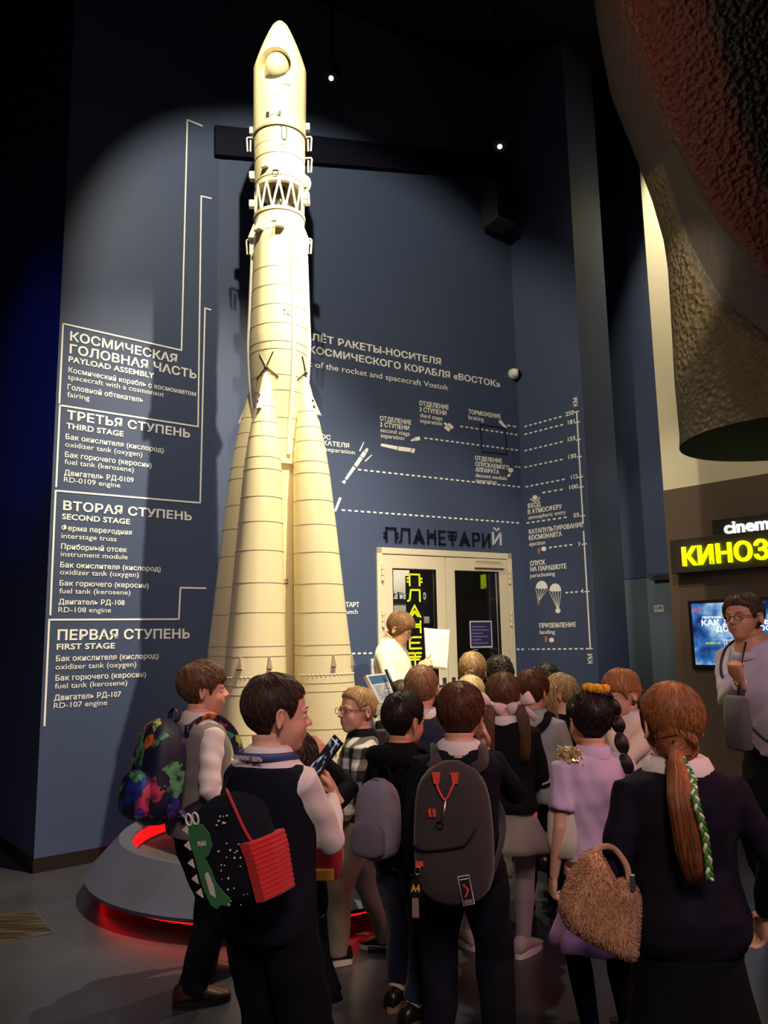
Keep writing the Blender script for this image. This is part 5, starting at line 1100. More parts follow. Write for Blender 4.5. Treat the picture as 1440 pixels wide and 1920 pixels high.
backpack(b1, 'multicoloured dark backpack on the back of the boy in the grey vest', m_col, w=.28, h=.42, d=.17, zc=.87, tilt=-6, xo=.03)
# 2 boy with the phone
b2 = make_person((522, 1267), 2.44, 34, (34, -4, 0), hair=HB, style='short', hk=.034, topwear=f_white, vest=F('dark navy vest', 22, 24, 40), collar=f_white, bottom=('trousers', f_blk2), shoes=(sh_blk, sh_sole), vox=.0036, nstr=2200, seed=5, hairw=.0012,
  armR=dict(to=lambda p: p.pix(619, 1494, 2.66), pole=(.7, -.5, -1), hand=lambda p: dict(f=p.dir((-.25, .12, .96)), n=p.dir((-.85, -.35, .2)), curl=(.3, .75, .7, .75, .8), spread=.05, thumb=.8)),
  armL=dict(to=lambda p: p.pix(648, 1497, 2.86), pole=(-.6, -.3, -1), hand=lambda p: dict(f=p.dir((-.55, -.1, .83)), n=p.dir((-.5, -.75, -.1)), curl=(.3, .5, .55, .6, .65))), legw=1.1, wk=.95, feet={1: (.10, 0, 10), -1: (-.09, .03, -8)},
  label='boy in dark navy vest and white shirt holding up a phone, seen from behind'); finish_hair(b2)
m_lan = mat('lanyard blue', S(58, 74, 120), .6)
ln = [b2.TL((.088*b2.kw*math.cos(t), .080*b2.kw*math.sin(t)-.010, (1.062-.03*max(0, math.sin(t)))*b2.kz)) for t in np.linspace(0, 2*math.pi, 40)]
lan = MB().tube(ln, [(.011, .004)]*40, 8, hint=(0, 0, 1), cap=False).build('lanyard', m_lan, b2.root, True, False)
mb = MB(); bk = b2.TL((-.055, -.080*b2.kw-.0155, 1.055*b2.kz)); 
ptext(mb, bk, (1, 0, 0), np.array([0, -.2, .98]), 'ПИЛАНО ДЕНЬ', .11, .011, .02, .002); mb.build('lettering', f_white, lan, False, False)
m_dk = F('dark navy bag cloth', 26, 28, 42); m_redk = F('red ribbed cloth', 190, 34, 34); m_grn = mat('green print', S(60, 122, 72), .7)
bp2 = backpack(b2, 'dark school backpack with green dinosaur print and red ribbed side pocket', m_dk, w=.235, h=.28, d=.135, zc=.86, pocket=False, tilt=4, roll=-13, xo=.06, handle=False, off=.02, top_w=.97, mstrap=m_dk, handle_m=m_redk, straps=False)
T = b2.bagT; yb = -.0675
MB().tube(resample([T((-.04, .03, .13)), b2.TL((-.075*b2.kw, -.085*b2.kw-.022, .99*b2.kz)), b2.TL((-.078*b2.kw, -.01, 1.055*b2.kz)), b2.TL((-.085*b2.kw, .085, 1.0*b2.kz)), b2.TL((-.10*b2.kw, .105, .9*b2.kz))], 24), [(.005, .019)]*24, 10, hint=(0, -1, .2), pw=3).build('strap', m_dk, bp2, True, False)
def decal(T, pts, y, name, m, par, th=.003):
    n = len(pts); a = [T((x, y, z)) for x, z in pts]+[T((x, y-th, z)) for x, z in pts]; mb = MB().add(a, [tuple(range(n)), tuple(range(2*n-1, n-1, -1))]+[(i, (i+1) % n, n+(i+1) % n, n+i) for i in range(n)]); return mb.build(name, m, par, False, False)
dino = [(-.085, .085), (-.055, .092), (-.030, .080), (-.012, .055), (-.010, .025), (-.028, .005), (-.045, -.002), (-.032, -.03), (-.022, -.065), (.0, -.09), (.018, -.105), (.012, -.125), (-.015, -.118), (-.035, -.128), (-.055, -.115), (-.07, -.08), (-.078, -.04), (-.082, .0), (-.088, .03), (-.092, .06)]
decal(T, dino, yb, 'dinosaur_print', m_grn, bp2)
decal(T, [(-.055, -.04), (-.042, -.035), (-.030, -.07), (-.030, -.10), (-.048, -.09)], yb-.0032, 'belly_print', f_white, bp2, .001)
for k, (x, z) in enumerate(((-.092, .075), (-.096, .035), (-.094, -.01), (-.090, -.05), (-.082, -.085))): decal(T, [(x, z+.012), (x-.020, z+.003), (x+.003, z-.012)], yb, 'spike_print', f_white, bp2)
for x in (-.078, -.052): 
    MB().tube([T((x+.011*math.cos(t), yb-.003, .100+.015*math.sin(t))) for t in np.linspace(0, 6.283, 16)], .003, 6, cap=False).build('eye_print', f_white, bp2, True, False)
mb = MB(); ptext(mb, T((-.06, yb-.0035, .03)), T((1, 0, 0))-T((0, 0, 0)), T((0, 0, 1))-T((0, 0, 0)), 'РЫЫ', .03, .011, .02, .001); mb.build('lettering', f_white, bp2, False, False)
mb = MB(); rs = np.random.default_rng(2)
for _ in range(34):
    x, z = rs.uniform(.0, .10), rs.uniform(-.125, .10); mb.ball(T((x, yb-.001+.004*(abs(x) > .09), z)), rs.uniform(.0015, .0035), 6, 4)
mb.build('dot_print', f_white, bp2, True, False)
# red ribbed side pocket + red strap
rg = []
for k in range(25):
    z = -.125+k*.006; o_ = .004*(k % 2); w_ = .060+.012*(k/24); x_ = .110-.004*max(0, k-18)*.3
    rg.append([T((x_-.012, -w_, z)), T((x_+.014+o_, -w_*.95, z)), T((x_+.022+o_, 0, z)), T((x_+.014+o_, w_*.95, z)), T((x_-.012, w_, z))])
MB().loft(rg).build('side_pocket', m_redk, bp2, False, False)
MB().tube(resample([T((.03, -.02, .148)), T((.075, -.05, .11)), T((.105, -.05, .03)), T((.122, -.03, -.01))], 12), [(.004, .010)]*12, 8, hint=(1, 0, 0)).build('red_strap', m_redk, bp2, True, False)
# phone
pc = aty(607, 1424, 2.64); Lx = np.array([.61, .05, .79]); Lx /= np.linalg.norm(Lx); nx = np.array([-.70, -.47, .54]); nx -= Lx*(nx@Lx); nx /= np.linalg.norm(nx); wx = np.cross(Lx, nx)
ph = empty('smartphone', tuple(pc), 0, 'black smartphone held up by the boy in the navy vest, screen lit', 'phone')
MB().obox(pc, Lx*.080, wx*.037, nx*.0042).build('case', m_blackpl, ph, bevel=.003)
m_ps = bpy.data.materials.new('phone screen'); m_ps.use_nodes = True; nt = m_ps.node_tree; bb = nt.nodes['Principled BSDF']; tc = nt.nodes.new('ShaderNodeTexCoord'); ns = nt.nodes.new('ShaderNodeTexNoise'); ns.inputs['Scale'].default_value = 38; cr_ = nt.nodes.new('ShaderNodeValToRGB'); e = cr_.color_ramp.elements; e[0].position = .5; e[0].color = (*S(30, 28, 34), 1); e[1].position = .66; e[1].color = (*S(190, 190, 215), 1)
nt.links.new(tc.outputs['Object'], ns.inputs['Vector']); nt.links.new(ns.outputs['Fac'], cr_.inputs[0]); nt.links.new(cr_.outputs[0], bb.inputs['Emission Color']); bb.inputs['Emission Strength'].default_value = .7; bb.inputs['Base Color'].default_value = (0, 0, 0, 1); bb.inputs['Roughness'].default_value = .1
MB().obox(pc+nx*.0045, Lx*.075, wx*.034, nx*.0006).build('screen', m_ps, ph)
m_ico = mat('phone icons', (1,1,1), .5, emit=((1,1,1), .9)); mb = MB()
for i in range(5): mb.obox(pc+nx*.0053+Lx*.066+wx*(-.024+i*.012), Lx*.0022, wx*.0022, nx*.0003)
for i in range(3): mb.obox(pc+nx*.0053-Lx*.062+wx*(-.016+i*.016), Lx*.004, wx*.004, nx*.0003)
mb.build('screen_icons', m_ico, ph)
# 3 boy in the checked shirt
m_pl = bpy.data.materials.new('checked flannel'); m_pl.use_nodes = True; nt = m_pl.node_tree; bb = nt.nodes['Principled BSDF']; bb.inputs['Roughness'].default_value = .9; tc = nt.nodes.new('ShaderNodeTexCoord'); sp = nt.nodes.new('ShaderNodeSeparateXYZ'); nt.links.new(tc.outputs['Object'], sp.inputs[0])
def mn(op, a, b=None):
    n = nt.nodes.new('ShaderNodeMath'); n.operation = op
    for i, q in enumerate((a, b)):
        if q is None: continue
        if isinstance(q, (int, float)): n.inputs[i].default_value = q
        else: nt.links.new(q, n.inputs[i])
    return n.outputs[0]
st1 = mn('GREATER_THAN', mn('FRACT', mn('MULTIPLY', mn('ADD', sp.outputs[0], sp.outputs[1]), 10.5)), .5); st2 = mn('GREATER_THAN', mn('FRACT', mn('MULTIPLY', sp.outputs[2], 10.5)), .5)
cr_ = nt.nodes.new('ShaderNodeValToRGB'); cr_.color_ramp.interpolation = 'CONSTANT'; e = cr_.color_ramp.elements; e[0].color = (*S(222, 218, 206), 1); e[1].position = .75; e[1].color = (*S(24, 24, 26), 1); q = e.new(.25); q.color = (*S(104, 102, 98), 1)
nt.links.new(mn('MULTIPLY', mn('ADD', st1, st2), .5), cr_.inputs[0]); nt.links.new(cr_.outputs[0], bb.inputs['Base Color'])
b3 = make_person((668, 1291), 3.98, -88, (-34, 2, 2), hair=HBL, style='crop', hk=.045, topwear=m_pl, collar=f_black, bottom=('trousers', F('beige grey trousers', 138, 130, 112)), shoes=(sh_blk, sh_wh), vox=.0036, nstr=1200, seed=8, hairw=.0013, wk=1.08, legw=1.1, hemz=.56, gaze=-8, sock=f_black,
  feet={1: (.08, -.10, 14), -1: (-.09, .12, -12)}, armL=dict(to=lambda p: p.sh[-1]+np.array([-.05, .12, -.34]), hand=dict(n=(1, 0, 0))), armR=dict(to=lambda p: p.sh[1]+np.array([.05, .14, -.33]), hand=dict(n=(-1, 0, 0))),
  label='fair haired boy with glasses in a black and white checked shirt looking left'); finish_hair(b3); glasses(b3, m_blackpl, .088)
# 4 girl hidden behind the phone boy
b4 = make_person((556, 1376), 2.98, 25, (0, 0, 0), hair=HB, style='full', hk=.06, topwear=f_black, bottom=('skirt', f_blk2, .3, .2, f_black), shoes=(sh_blk, sh_sole), nstr=600, seed=11, fine=False,
  armR=dict(to=lambda p: p.pix(604, 1425, 3.16), pole=(1, -.2, -.6), hand=lambda p: dict(f=p.dir((-.1, .3, .95)), n=p.dir((-.8, .5, 0)))), label='brown haired child in black top, mostly hidden behind the boy with the phone'); hang(b4, 260, (1.3, 3.14), .12, jit=.06); finish_hair(b4)
bc = aty(606, 1588, 2.86); sb = empty('shoulder_bag', tuple(bc), R_(-20), 'small red shoulder bag with yellow corner beside the boy with the phone', 'bag')
MB().tube([bc+np.array([0, 0, z]) for z in (-.10, -.095, -.03, .04, .085, .09)], [(.03, .05), (.04, .065), (.045, .07), (.04, .062), (.032, .05), (.02, .04)], 20, hint=(.3, 1, 0), pw=3).build('bag_body', F('red bag cloth', 170, 32, 30), sb, True); MB().obox(bc+np.array([.005, -.05, -.075]), (.034, 0, 0), (0, .012, 0), (0, 0, .018)).build('front_patch', mat('yellow patch', S(214, 160, 40), .6), sb, bevel=.004)
MB().tube(resample([bc+np.array([-.02, 0, .08]), bc+np.array([-.04, .04, .16]), bc+np.array([-.08, .09, .22])], 10), .006, 8).build('strap', F('red strap', 170, 32, 30), sb, True)
# 5 boy with the lilac backpack
b5 = make_person((758, 1302), 3.40, 36, (14, -3, 2), hair=HDK, style='short', hk=.055, topwear=f_black, collar=f_black, bottom=('trousers', F('navy trousers', 30, 34, 58)), shoes=(sh_blk, sh_tan), vox=.0040, nstr=1300, seed=13, hairw=.0014, sock=f_white, bare=True, skin=SKIN2, feet={1: (.07, -.04, 5), -1: (-.07, .05, -8)},
  label='dark haired boy in black hoodie with a lilac backpack on his back'); finish_hair(b5)
mb = MB().tube([b5.TL((.10*math.cos(t), -.05-.05*abs(math.sin(t)), 1.035*b5.kz)) for t in np.linspace(math.pi, 2*math.pi, 14)], [.02, .03, .036, .04, .042, .044, .045, .045, .044, .042, .04, .036, .03, .02], 14); mb.build('hood', f_black, b5.root, True, False)
f_lil = F('lilac nylon', 136, 128, 144); backpack(b5, 'lilac grey small backpack on the boy in the black hoodie', f_lil, w=.185, h=.30, d=.12, zc=.80, xo=0., mats={'pocket': F('lilac pocket', 112, 104, 122)}, mstrap=f_black, tilt=-4)
# 6 boy in the centre with a hand at his ear
b6 = make_person((862, 1286), 3.06, 6, (12, 2, 4), hair=HAUB, style='short', hk=.06, topwear=F('black blue sweatshirt', 20, 22, 34), collar=f_white, bottom=('trousers', F('dark navy trousers', 22, 24, 40)), shoes=(sh_blk, sh_sole), vox=.0038, nstr=2000, seed=17, hairw=.0013, wk=1.08, legw=1.1,
  armR=dict(to=lambda p: p.pix(910, 1406, 3.24), pole=(.7, -.35, -1), hand=lambda p: dict(f=p.dir((-.20, .05, .97)), n=p.dir((-.85, -.50, .1)), k=1.15, curl=(.2, .25, .28, .3, .35), spread=.02, thumb=.5)), feet={1: (.11, 0, 8), -1: (-.10, 0, -8)},
  label='boy in black sweatshirt with a large dark backpack holding a hand behind his ear'); finish_hair(b6)
m_bk = F('dark taupe nylon', 58, 52, 50); m_redp = mat('red rubber', S(226, 70, 58), .45)
bp6 = backpack(b6, 'large dark taupe backpack with red pulls on the boy in the centre', m_bk, w=.27, h=.46, d=.16, zc=.805, pocket=False, top_w=.85, tilt=-2, xo=-.025, handle=False); T = b6.bagT; yb = -.083
MB().tube(resample([T((-.05, yb+.012, .175)), T((-.045, yb+.004, .150)), T((-.022, yb-.004, .115)), T((.0, yb+.0, .150)), T((.012, yb+.012, .175))], 18), .0035, 8).build('pull_loop', m_redp, bp6, True, False)
for x in (-.05, .012): decal(T, [(x-.014, .20), (x+.014, .20), (x+.009, .165), (x-.009, .165)], yb+.018, 'pull_tab', m_redp, bp6, .012)
MB().tube([T((-.022, yb-.004, .115)), T((-.026, yb-.006, .075)), T((-.034, yb-.006, .05))], [.004, .006, .004], 8).build('metal_clip', m_metal, bp6, True, False)
MB().tube([T((-.042+.011*math.cos(t), yb-.006, .038+.011*math.sin(t))) for t in np.linspace(0, 6.28, 16)], .0022, 6, cap=False).build('key_ring', m_dmetal, bp6, True, False)
for x in (-.074, -.060): decal(T, [(x-.006, .085), (x+.004, .088), (x+.006, .062), (x-.003, .060)], yb+.003, 'red_tag', m_redp, bp6, .005)
MB().tube(resample([T((-.14, -.04, -.03)), T((-.10, yb+.005, -.045)), T((.0, yb-.002, -.035)), T((.05, yb+.0, -.015)), T((.11, yb+.03, .08))], 24), .004, 8).build('flap_seam', F('dark seam', 34, 30, 30), bp6, True, False)
R2 = lambda x, z, a: (math.cos(a)*x-math.sin(a)*z, math.sin(a)*x+math.cos(a)*z)
lab = [R2(x, z, .18) for x, z in ((-.019, -.045), (.019, -.045), (.019, .045), (-.019, .045))]; lab = [(x+.038, z-.165) for x, z in lab]
lb = decal(T, lab, yb+.012, 'label_patch', f_white, bp6, .010); c_ = np.mean(lab, axis=0)
decal(T, [((x-c_[0])*.9+c_[0], (z-c_[1])*.95+c_[1]) for x, z in lab], yb+.0019, 'label_field', mat('label black', S(14, 14, 16), .5), lb, .001)
arr = [R2(x, z, .18) for x, z in ((-.010, .020), (-.003, .020), (.012, .0), (-.003, -.020), (-.010, -.020), (.003, .0))]; decal(T, [(x+c_[0], z+c_[1]) for x, z in arr], yb+.0008, 'arrow_mark', mat('label red', S(210, 50, 60), .5), lb, .001)
for z in (.034, -.030, -.034, -.038): a_ = [R2(x, q_, .18) for x, q_ in ((-.014, z-.001), (.014, z-.001), (.014, z+.002 if z > 0 else z), (-.014, z+.002 if z > 0 else z))]; decal(T, [(x+c_[0], q_+c_[1]) for x, q_ in a_], yb+.0008, 'label_line', f_white, lb, .001)
tg = empty('tag_charm', tuple(b6.Rw@T((-.125, yb-.01, -.16))+b6.loc), 0, 'black A4 rubber key charm hanging on the left of the large taupe backpack', 'key charm')
W6 = lambda v: b6.Rw@T(v)+b6.loc
MB().tube([W6((-.118+.010*math.cos(t), yb-.008, -.105+.012*math.sin(t))) for t in np.linspace(0, 6.28, 16)], .002, 6, cap=False).build('ring', m_metal, tg, True)
MB().obox(W6((-.112, yb-.004, -.085)), W6((.012, 0, 0))-W6((0, 0, 0)), W6((0, .003, 0))-W6((0, 0, 0)), W6((0, 0, .008))-W6((0, 0, 0))).build('red_loop', m_redp, tg)
ex, ey, ez = (W6(v)-W6((0, 0, 0)) for v in ((1, 0, 0), (0, 1, 0), (0, 0, 1)))
MB().loft([[W6((-.126+x*1.0, yb-.008+o, -.155+z)) for x, z in ((-.020, -.028), (.020, -.028), (.020, .005), (.008, .028), (-.008, .028), (-.020, .005))] for o in (-.006, .006)]).build('charm', m_blackpl, tg)
mb = MB(); ptext(mb, W6((-.141, yb-.0145, -.168)), ex, ez, 'A4', .030, .022, .03, .0015); mb.build('lettering', mat('yellow print', S(230, 170, 50), .5), tg)
MB().obox(W6((-.128, yb-.004, -.215)), ex*.011, ey*.003, ez*.034).build('strap_end', F('tan strap', 140, 112, 100), tg, bevel=.002)
# 7 boy with close fair hair and glasses, facing the guide
f_dnavy = F('dark blue cardigan', 34, 40, 62); f_hgrey = F('heather grey sweater', 150, 150, 148)
b7 = make_person((790, 1250), 4.02, -4, (16, 0, 0), hair=hair_m((128, 92, 62), (172, 130, 92)), style='crop', hk=.028, topwear=f_dnavy, collar=f_white, bottom=('trousers', f_blk2), shoes=(sh_blk, sh_sole), nstr=500, seed=21, fine=False, hairlift=.4, label='boy with very short reddish fair hair and glasses in dark blue cardigan'); finish_hair(b7); glasses(b7, m_blackpl)
b8 = make_person((752, 1279), 4.34, -6, hair=HB, style='short', topwear=f_blk2, bottom=('trousers', f_blk2), shoes=(sh_blk, sh_sole), nstr=300, seed=22, fine=False, vox=.006, label='small brown haired child in front of the guide, just left of the short haired boy'); finish_hair(b8)
# 9 girl with two bows
m_bow = F('cream pink satin', 232, 206, 200)
b9 = make_person((942, 1264), 4.02, 8, (-6, 0, 0), hair=HCH, style='pulled', hk=.05, topwear=F('black jumper', 16, 17, 20), collar=f_white, bottom=('skirt', F('light grey tweed skirt', 132, 130, 120), .47, .20, F('pale tights', 158, 148, 142)), shoes=(sh_gr, sh_wh), nstr=900, seed=23, fine=False, hemz=.64, wk=1.05,
  feet={1: (.045, -.02, 30), -1: (-.21, .06, -30)}, armR=dict(to=lambda p: p.sh[1]+np.array([-.02, .22, -.20])), armL=dict(to=lambda p: p.sh[-1]+np.array([.02, .22, -.22])), label='girl with two low ponytails and cream bows, black jumper and grey skirt')
def bow(p, c, out, up, k=1., m=m_bow, name='hair_bow', tails=True):
    out, up = np.array(out, float), np.array(up, float); out /= np.linalg.norm(out); up -= out*(up@out); up /= np.linalg.norm(up); n = np.cross(out, up); mb = MB()
    for s in (-1, 1):
        rg = []
        for t, w_, d_ in ((0, .006, .004), (.25, .014, .012), (.6, .022, .016), (.9, .024, .012), (1., .021, .004)):
            cc = c+out*s*.052*k*t+n*.004*math.sin(t*3); rg.append([cc+up*w_*k*math.cos(a)+n*d_*k*math.sin(a) for a in np.linspace(0, 6.283, 14, endpoint=False)])
        mb.loft(rg)
        if tails: mb.tube([c, c+out*s*.012*k-up*.03*k+n*.006, c+out*s*.022*k-up*.075*k], [(.003, .004*k), (.003, .010*k), (.002, .012*k)], 8, hint=n)
    mb.ball(c, (.010*k,)*3, 10, 8); return mb.build(name, m, p.root, True, False)
for s, tail in ((-1, 1), (1, 1)):
    c_ = b9.HX((s*.30, -.30, -.16)); d0 = b9.HX((s*.34, -.36, -.20))
    bundle(b9.st, [c_, d0, d0+np.array([s*.012, -.02, -.08]), d0+np.array([s*.012, -.035, -.20]), d0+np.array([s*.004, -.03, -.27])], [.018, .026, .030, .026, .012], 220, .0016, b9.rs, .8)
    bow(b9, b9.HX((s*.32, -.41, -.14)), (1, -.25*s, .55*s), (-.5*s, 0, 1), 1.35)
finish_hair(b9)
b10 = make_person((881, 1268), 4.62, 0, hair=HPALE, style='crop', hk=.035, topwear=f_dnavy, bottom=('trousers', f_blk2), shoes=(sh_blk, sh_sole), nstr=350, seed=24, fine=False, vox=.006, hairlift=.5, label='pale blond child in front of the door, behind the girl with the bows'); finish_hair(b10)
b11 = make_person((886, 1226), 5.12, 12, (8, 0, 0), hair=HBL, style='pulled', hk=.05, topwear=f_blk2, bottom=('skirt', f_blk2, .4, .2, f_black), shoes=(sh_blk, sh_sole), nstr=500, seed=25, fine=False, vox=.006, label='girl with a light brown low bun nearest the door handle')
for k in range(40):
    t = np.linspace(0, 5.5, 12)+b11.rs.uniform(0, 6); rr = b11.rs.uniform(.3, 1.); q_ = b11.rs.normal(size=3)*.012; b11.st.add([b11.HX((.13*rr*math.cos(a)+.02, -.47-.06*(1-rr), -.02+.13*rr*math.sin(a)))+q_*.3 for a in t], .006, b11.rs.uniform(), False)
b11.st.tube([b11.HX((.02, -.36, -.02)), b11.HX((.02, -.42, -.02)), b11.HX((.02, -.50, -.02)), b11.HX((.02, -.54, -.02))], [.026, .030, .026, .012], 16); finish_hair(b11)
b12 = make_person((934, 1235), 5.55, -4, hair=HDK, style='short', hk=.075, curly=1., topwear=f_blk2, collar=f_black, bottom=('trousers', f_blk2), shoes=(sh_blk, sh_sole), nstr=700, seed=26, fine=False, vox=.006, label='child with wavy dark hair in front of the right door leaf'); finish_hair(b12)
# 13 boy in light grey sweater
b13 = make_person((1000, 1260), 4.46, 22, (26, 0, 0), hair=HAUB, style='bowl', hk=.07, topwear=f_hgrey, collar=f_hgrey, bottom=('trousers', f_blk2), shoes=(sh_blk, sh_tan), nstr=1100, seed=27, hairw=.0014, wk=1.1, skin=SKIN2, armR=dict(to=lambda p: p.sh[1]+np.array([.06, .12, -.34]), hand=dict(n=(-1, 0, 0))), label='dark haired boy in heather grey sweater with black backpack straps'); finish_hair(b13)
mb = MB().loft([[np.array([x, -.125, .66]), np.array([x+.05, -.128, .66]), np.array([x+.045, -.130, z]), np.array([x+.01, -.127, z])] for x, z in ((-.02, .52), (.0, .50))]); 
backpack(b13, 'black backpack on the boy in the heather grey sweater', f_black, w=.22, h=.33, d=.12, zc=.82, xo=-.04)
# 14 girl with hair clip, long fair hair
b14 = make_person((1046, 1266), 4.78, -30, (-40, 0, 0), hair=HBL, style='pulled', hk=.05, topwear=f_blk2, bottom=('skirt', f_blk2, .4, .2, f_black), shoes=(sh_blk, sh_sole), nstr=700, seed=28, fine=False, label='girl with long fair hair and a pale hair clip turned left'); 
hang(b14, 160, (1.0, 1.5), .22, r=.0022, jit=.05); hang(b14, 130, (2.4, 3.14), .10, jit=.05); finish_hair(b14)
MB().tube([b14.HX((.36, -.06, .16)), b14.HX((.37, -.12, .11)), b14.HX((.365, -.20, .05))], .005, 8).build('hair_clip', m_bow, b14.root, True, False)
# 15 child with curly dark hair and blue scrunchie
b15 = make_person((1022, 1250), 5.35, 0, hair=HDK, style='full', hk=.08, curly=.8, topwear=f_blk2, bottom=('trousers', f_blk2), shoes=(sh_blk, sh_sole), nstr=500, seed=29, fine=False, vox=.006, label='child with curly dark hair and a blue scrunchie by the blue wall corner'); finish_hair(b15)
m_scr_b = F('blue scrunchie cloth', 40, 52, 120); m_scr_y = F('yellow scrunchie cloth', 232, 166, 40)
def scrunchie(p, c, r, m, ax=(0, 0, 1), k=.012, name='scrunchie'):
    ax = np.array(ax, float); ax /= np.linalg.norm(ax); a = np.cross(ax, [.3, 1, .1]); a /= np.linalg.norm(a); b = np.cross(ax, a)
    n = 48; return MB().tube([c+(a*math.cos(t)+b*math.sin(t))*(r+.003*math.sin(11*t))+ax*.003*math.cos(13*t) for t in np.linspace(0, 6.283, n)], [k*(1+.2*math.sin(9*t)) for t in np.linspace(0, 6.283, n)], 10, cap=False).build(name, m, p.root, True, False)
scrunchie(b15, b15.HX((-.36, .0, .36)), .024, m_scr_b, (-1, 0, .8), .014)
# 16 girl with bubble braid
f_lilac = F('lilac pink cotton', 206, 178, 204); f_lil2 = F('lilac skirt cloth', 186, 140, 190)
b16 = make_person((1100, 1300), 3.16, -10, (-6, 0, 0), hair=HDK, style='pulled', hk=.05, topwear=f_lilac, sleeve='short', collar=f_lilac, bottom=('skirt', f_lil2, .36, .21, F('dark leggings', 30, 26, 40)), shoes=(sh_blk, sh_tan), nstr=1200, seed=31, fine=False, hairw=.0014, vox=.0040, hemz=.66,
  armL=dict(to=lambda p: p.sh[-1]+np.array([-.06, .02, -.385]), pole=(-.4, -1, 0), hand=dict(n=(1, 0, 0), curl=(.4, .8, .85, .9, .9))), label='girl in lilac T-shirt with a dark bubble braid and yellow scrunchie'); 
c_ = b16.HX((.10, -.12, .53)); b16.st.tube([c_+np.array([0, 0, -.02]), c_+np.array([0, 0, .012]), c_+np.array([.004, 0, .03])], [.035, .034, .014], 16)
br = [b16.HX((.16, -.16, .52)), b16.HX((.36, -.20, .40)), b16.HX((.43, -.26, .10)), b16.HX((.44, -.32, -.20)), b16.HX((.45, -.40, -.55)), b16.HX((.48, -.46, -.9)), b16.HX((.50, -.50, -1.12))]
sp = resample(br, 90); tt = np.linspace(0, 1, 90); rad = [.008+.017*abs(math.sin(math.pi*(t*6)))**.7 for t in tt]; b16.st.tube(sp, rad, 14)
for g in np.linspace(0, 6.28, 70): 
    b16.st.add([q+np.array([math.cos(g), math.sin(g), 0])*r_*1.03 for q, r_ in zip(sp, rad)], .0013, b16.rs.uniform(), False)
finish_hair(b16); scrunchie(b16, c_+np.array([.004, -.002, .012]), .034, m_scr_y, (.1, 0, 1), .016)
for k in range(2, 6):
    i = int(k/6*89); tg_ = sp[i+1]-sp[i-1]; scrunchie(b16, sp[i], .008, f_white, tg_, .003, 'hair_elastic')
c_ = b16.HX((-.34, -.10, .30)); scrunchie(b16, c_, .006, f_white, (-1, 0, .5), .004, 'hair_elastic')
mb = MB(); rs = np.random.default_rng(4)     # sequin ruffle around the left of the neck
for k in range(260):
    t = rs.uniform(2.5, 3.9); q_ = b16.TL(((.105+rs.uniform(-.02, .025))*math.cos(t), (.095+rs.uniform(-.02, .02))*math.sin(t), (1.045+rs.uniform(-.035, .035))*b16.kz)); d_ = rs.normal(size=3); d_ /= np.linalg.norm(d_); e_ = np.cross(d_, rs.normal(size=3)); e_ /= np.linalg.norm(e_)
    mb.obox(q_, d_*.006, e_*.005, np.cross(d_, e_)*.0008)
mb.build('sequin_collar', mat('gold sequins', S(240, 220, 170), .25, metal=.5), b16.root, False, False)
# furry cream bag at her left arm
wc = aty(1056, 1545, 3.12); cb = empty('handbag', tuple(wc), R_(20), 'cream plush bag hanging at the arm of the girl in lilac', 'bag')
m_cream2 = F('cream plush', 214, 200, 178); MB().tube([wc+np.array([0, 0, z]) for z in (-.115, -.11, -.05, .03, .09, .11)], [(.03, .04), (.045, .055), (.05, .062), (.045, .055), (.03, .038), (.012, .018)], 20, hint=(.4, 1, 0), pw=2.8).build('bag_body', m_cream2, cb, True)
MB().tube(resample([wc+np.array([-.03, 0, .09]), wc+np.array([.0, .0, .2]), wc+np.array([.05, .02, .22]), wc+np.array([.05, .01, .09])], 16), .008, 8).build('handle', m_cream2, cb, True)
# 17 boy in cream shirt facing left, hand at his mouth
b17 = make_person((1160, 1257), 3.98, -122, (8, -12, 0), hair=HGIN, style='bowl', hk=.06, topwear=F('cream shirt', 232, 214, 186), collar=f_white, bottom=('trousers', f_blk2), shoes=(sh_blk, sh_sole), nstr=1100, seed=33, hairw=.0014, armL=dict(to=lambda p: p.HX((-.12, .62, -.50)), pole=(-.5, .1, -1), hand=lambda p: dict(f=p.HX((-.02, .45, -.25))-p.HX((-.12, .62, -.50)), n=p.Rh@np.array([.5, -.8, .2]), curl=(.4, .6, .7, .8, .9))), label='ginger boy in cream shirt facing left with a hand at his mouth'); finish_hair(b17)
# 18 girl with long red ponytail
f_cjk = F('dark purple navy jumper', 28, 22, 38)
b18 = make_person((1252, 1287), 2.42, -3, (-3, 0, 0), hair=HRED, style='full', hk=.055, topwear=f_cjk, collar=f_white, bottom=('skirt', F('black long skirt', 14, 13, 17), .10, .22, f_black), shoes=(sh_blk, sh_sole), nstr=3400, seed=35, hairw=.0011, fine=False, vox=.0040, wk=1.22, hemz=.575, hairlift=.8,
  armL=dict(to=lambda p: p.sh[-1]+np.array([-.055, .06, -.37]), pole=(-.5, -1, 0), hand=dict(n=(1, 0, .2), curl=(.4, .9, .9, .9, .9))), armR=dict(to=lambda p: p.sh[1]+np.array([.10, .05, -.37]), pole=(.6, -.9, 0), hand=dict(n=(-1, 0, 0))), label='girl with long red ponytail and green ribbon in dark jumper and long black skirt')
t0 = b18.pix(1266, 1420, 2.31); t1 = b18.pix(1276, 1500, 2.24); t2 = b18.pix(1292, 1600, 2.23); t3 = b18.pix(1308, 1672, 2.23)
bundle(b18.st, [b18.HX((-.05, -.22, -.12)), b18.HX((-.09, -.33, -.30)), t0, t1*.35+t0*.65, t1, t2, t3], [.06, .058, .018, .028, .034, .034, .013], 760, .0011, b18.rs, .82, 18, wob=.5)
finish_hair(b18)
scrunchie(b18, t0+np.array([0, 0, -.004]), .014, f_black, (0, -.3, 1), .007, 'hair_tie')
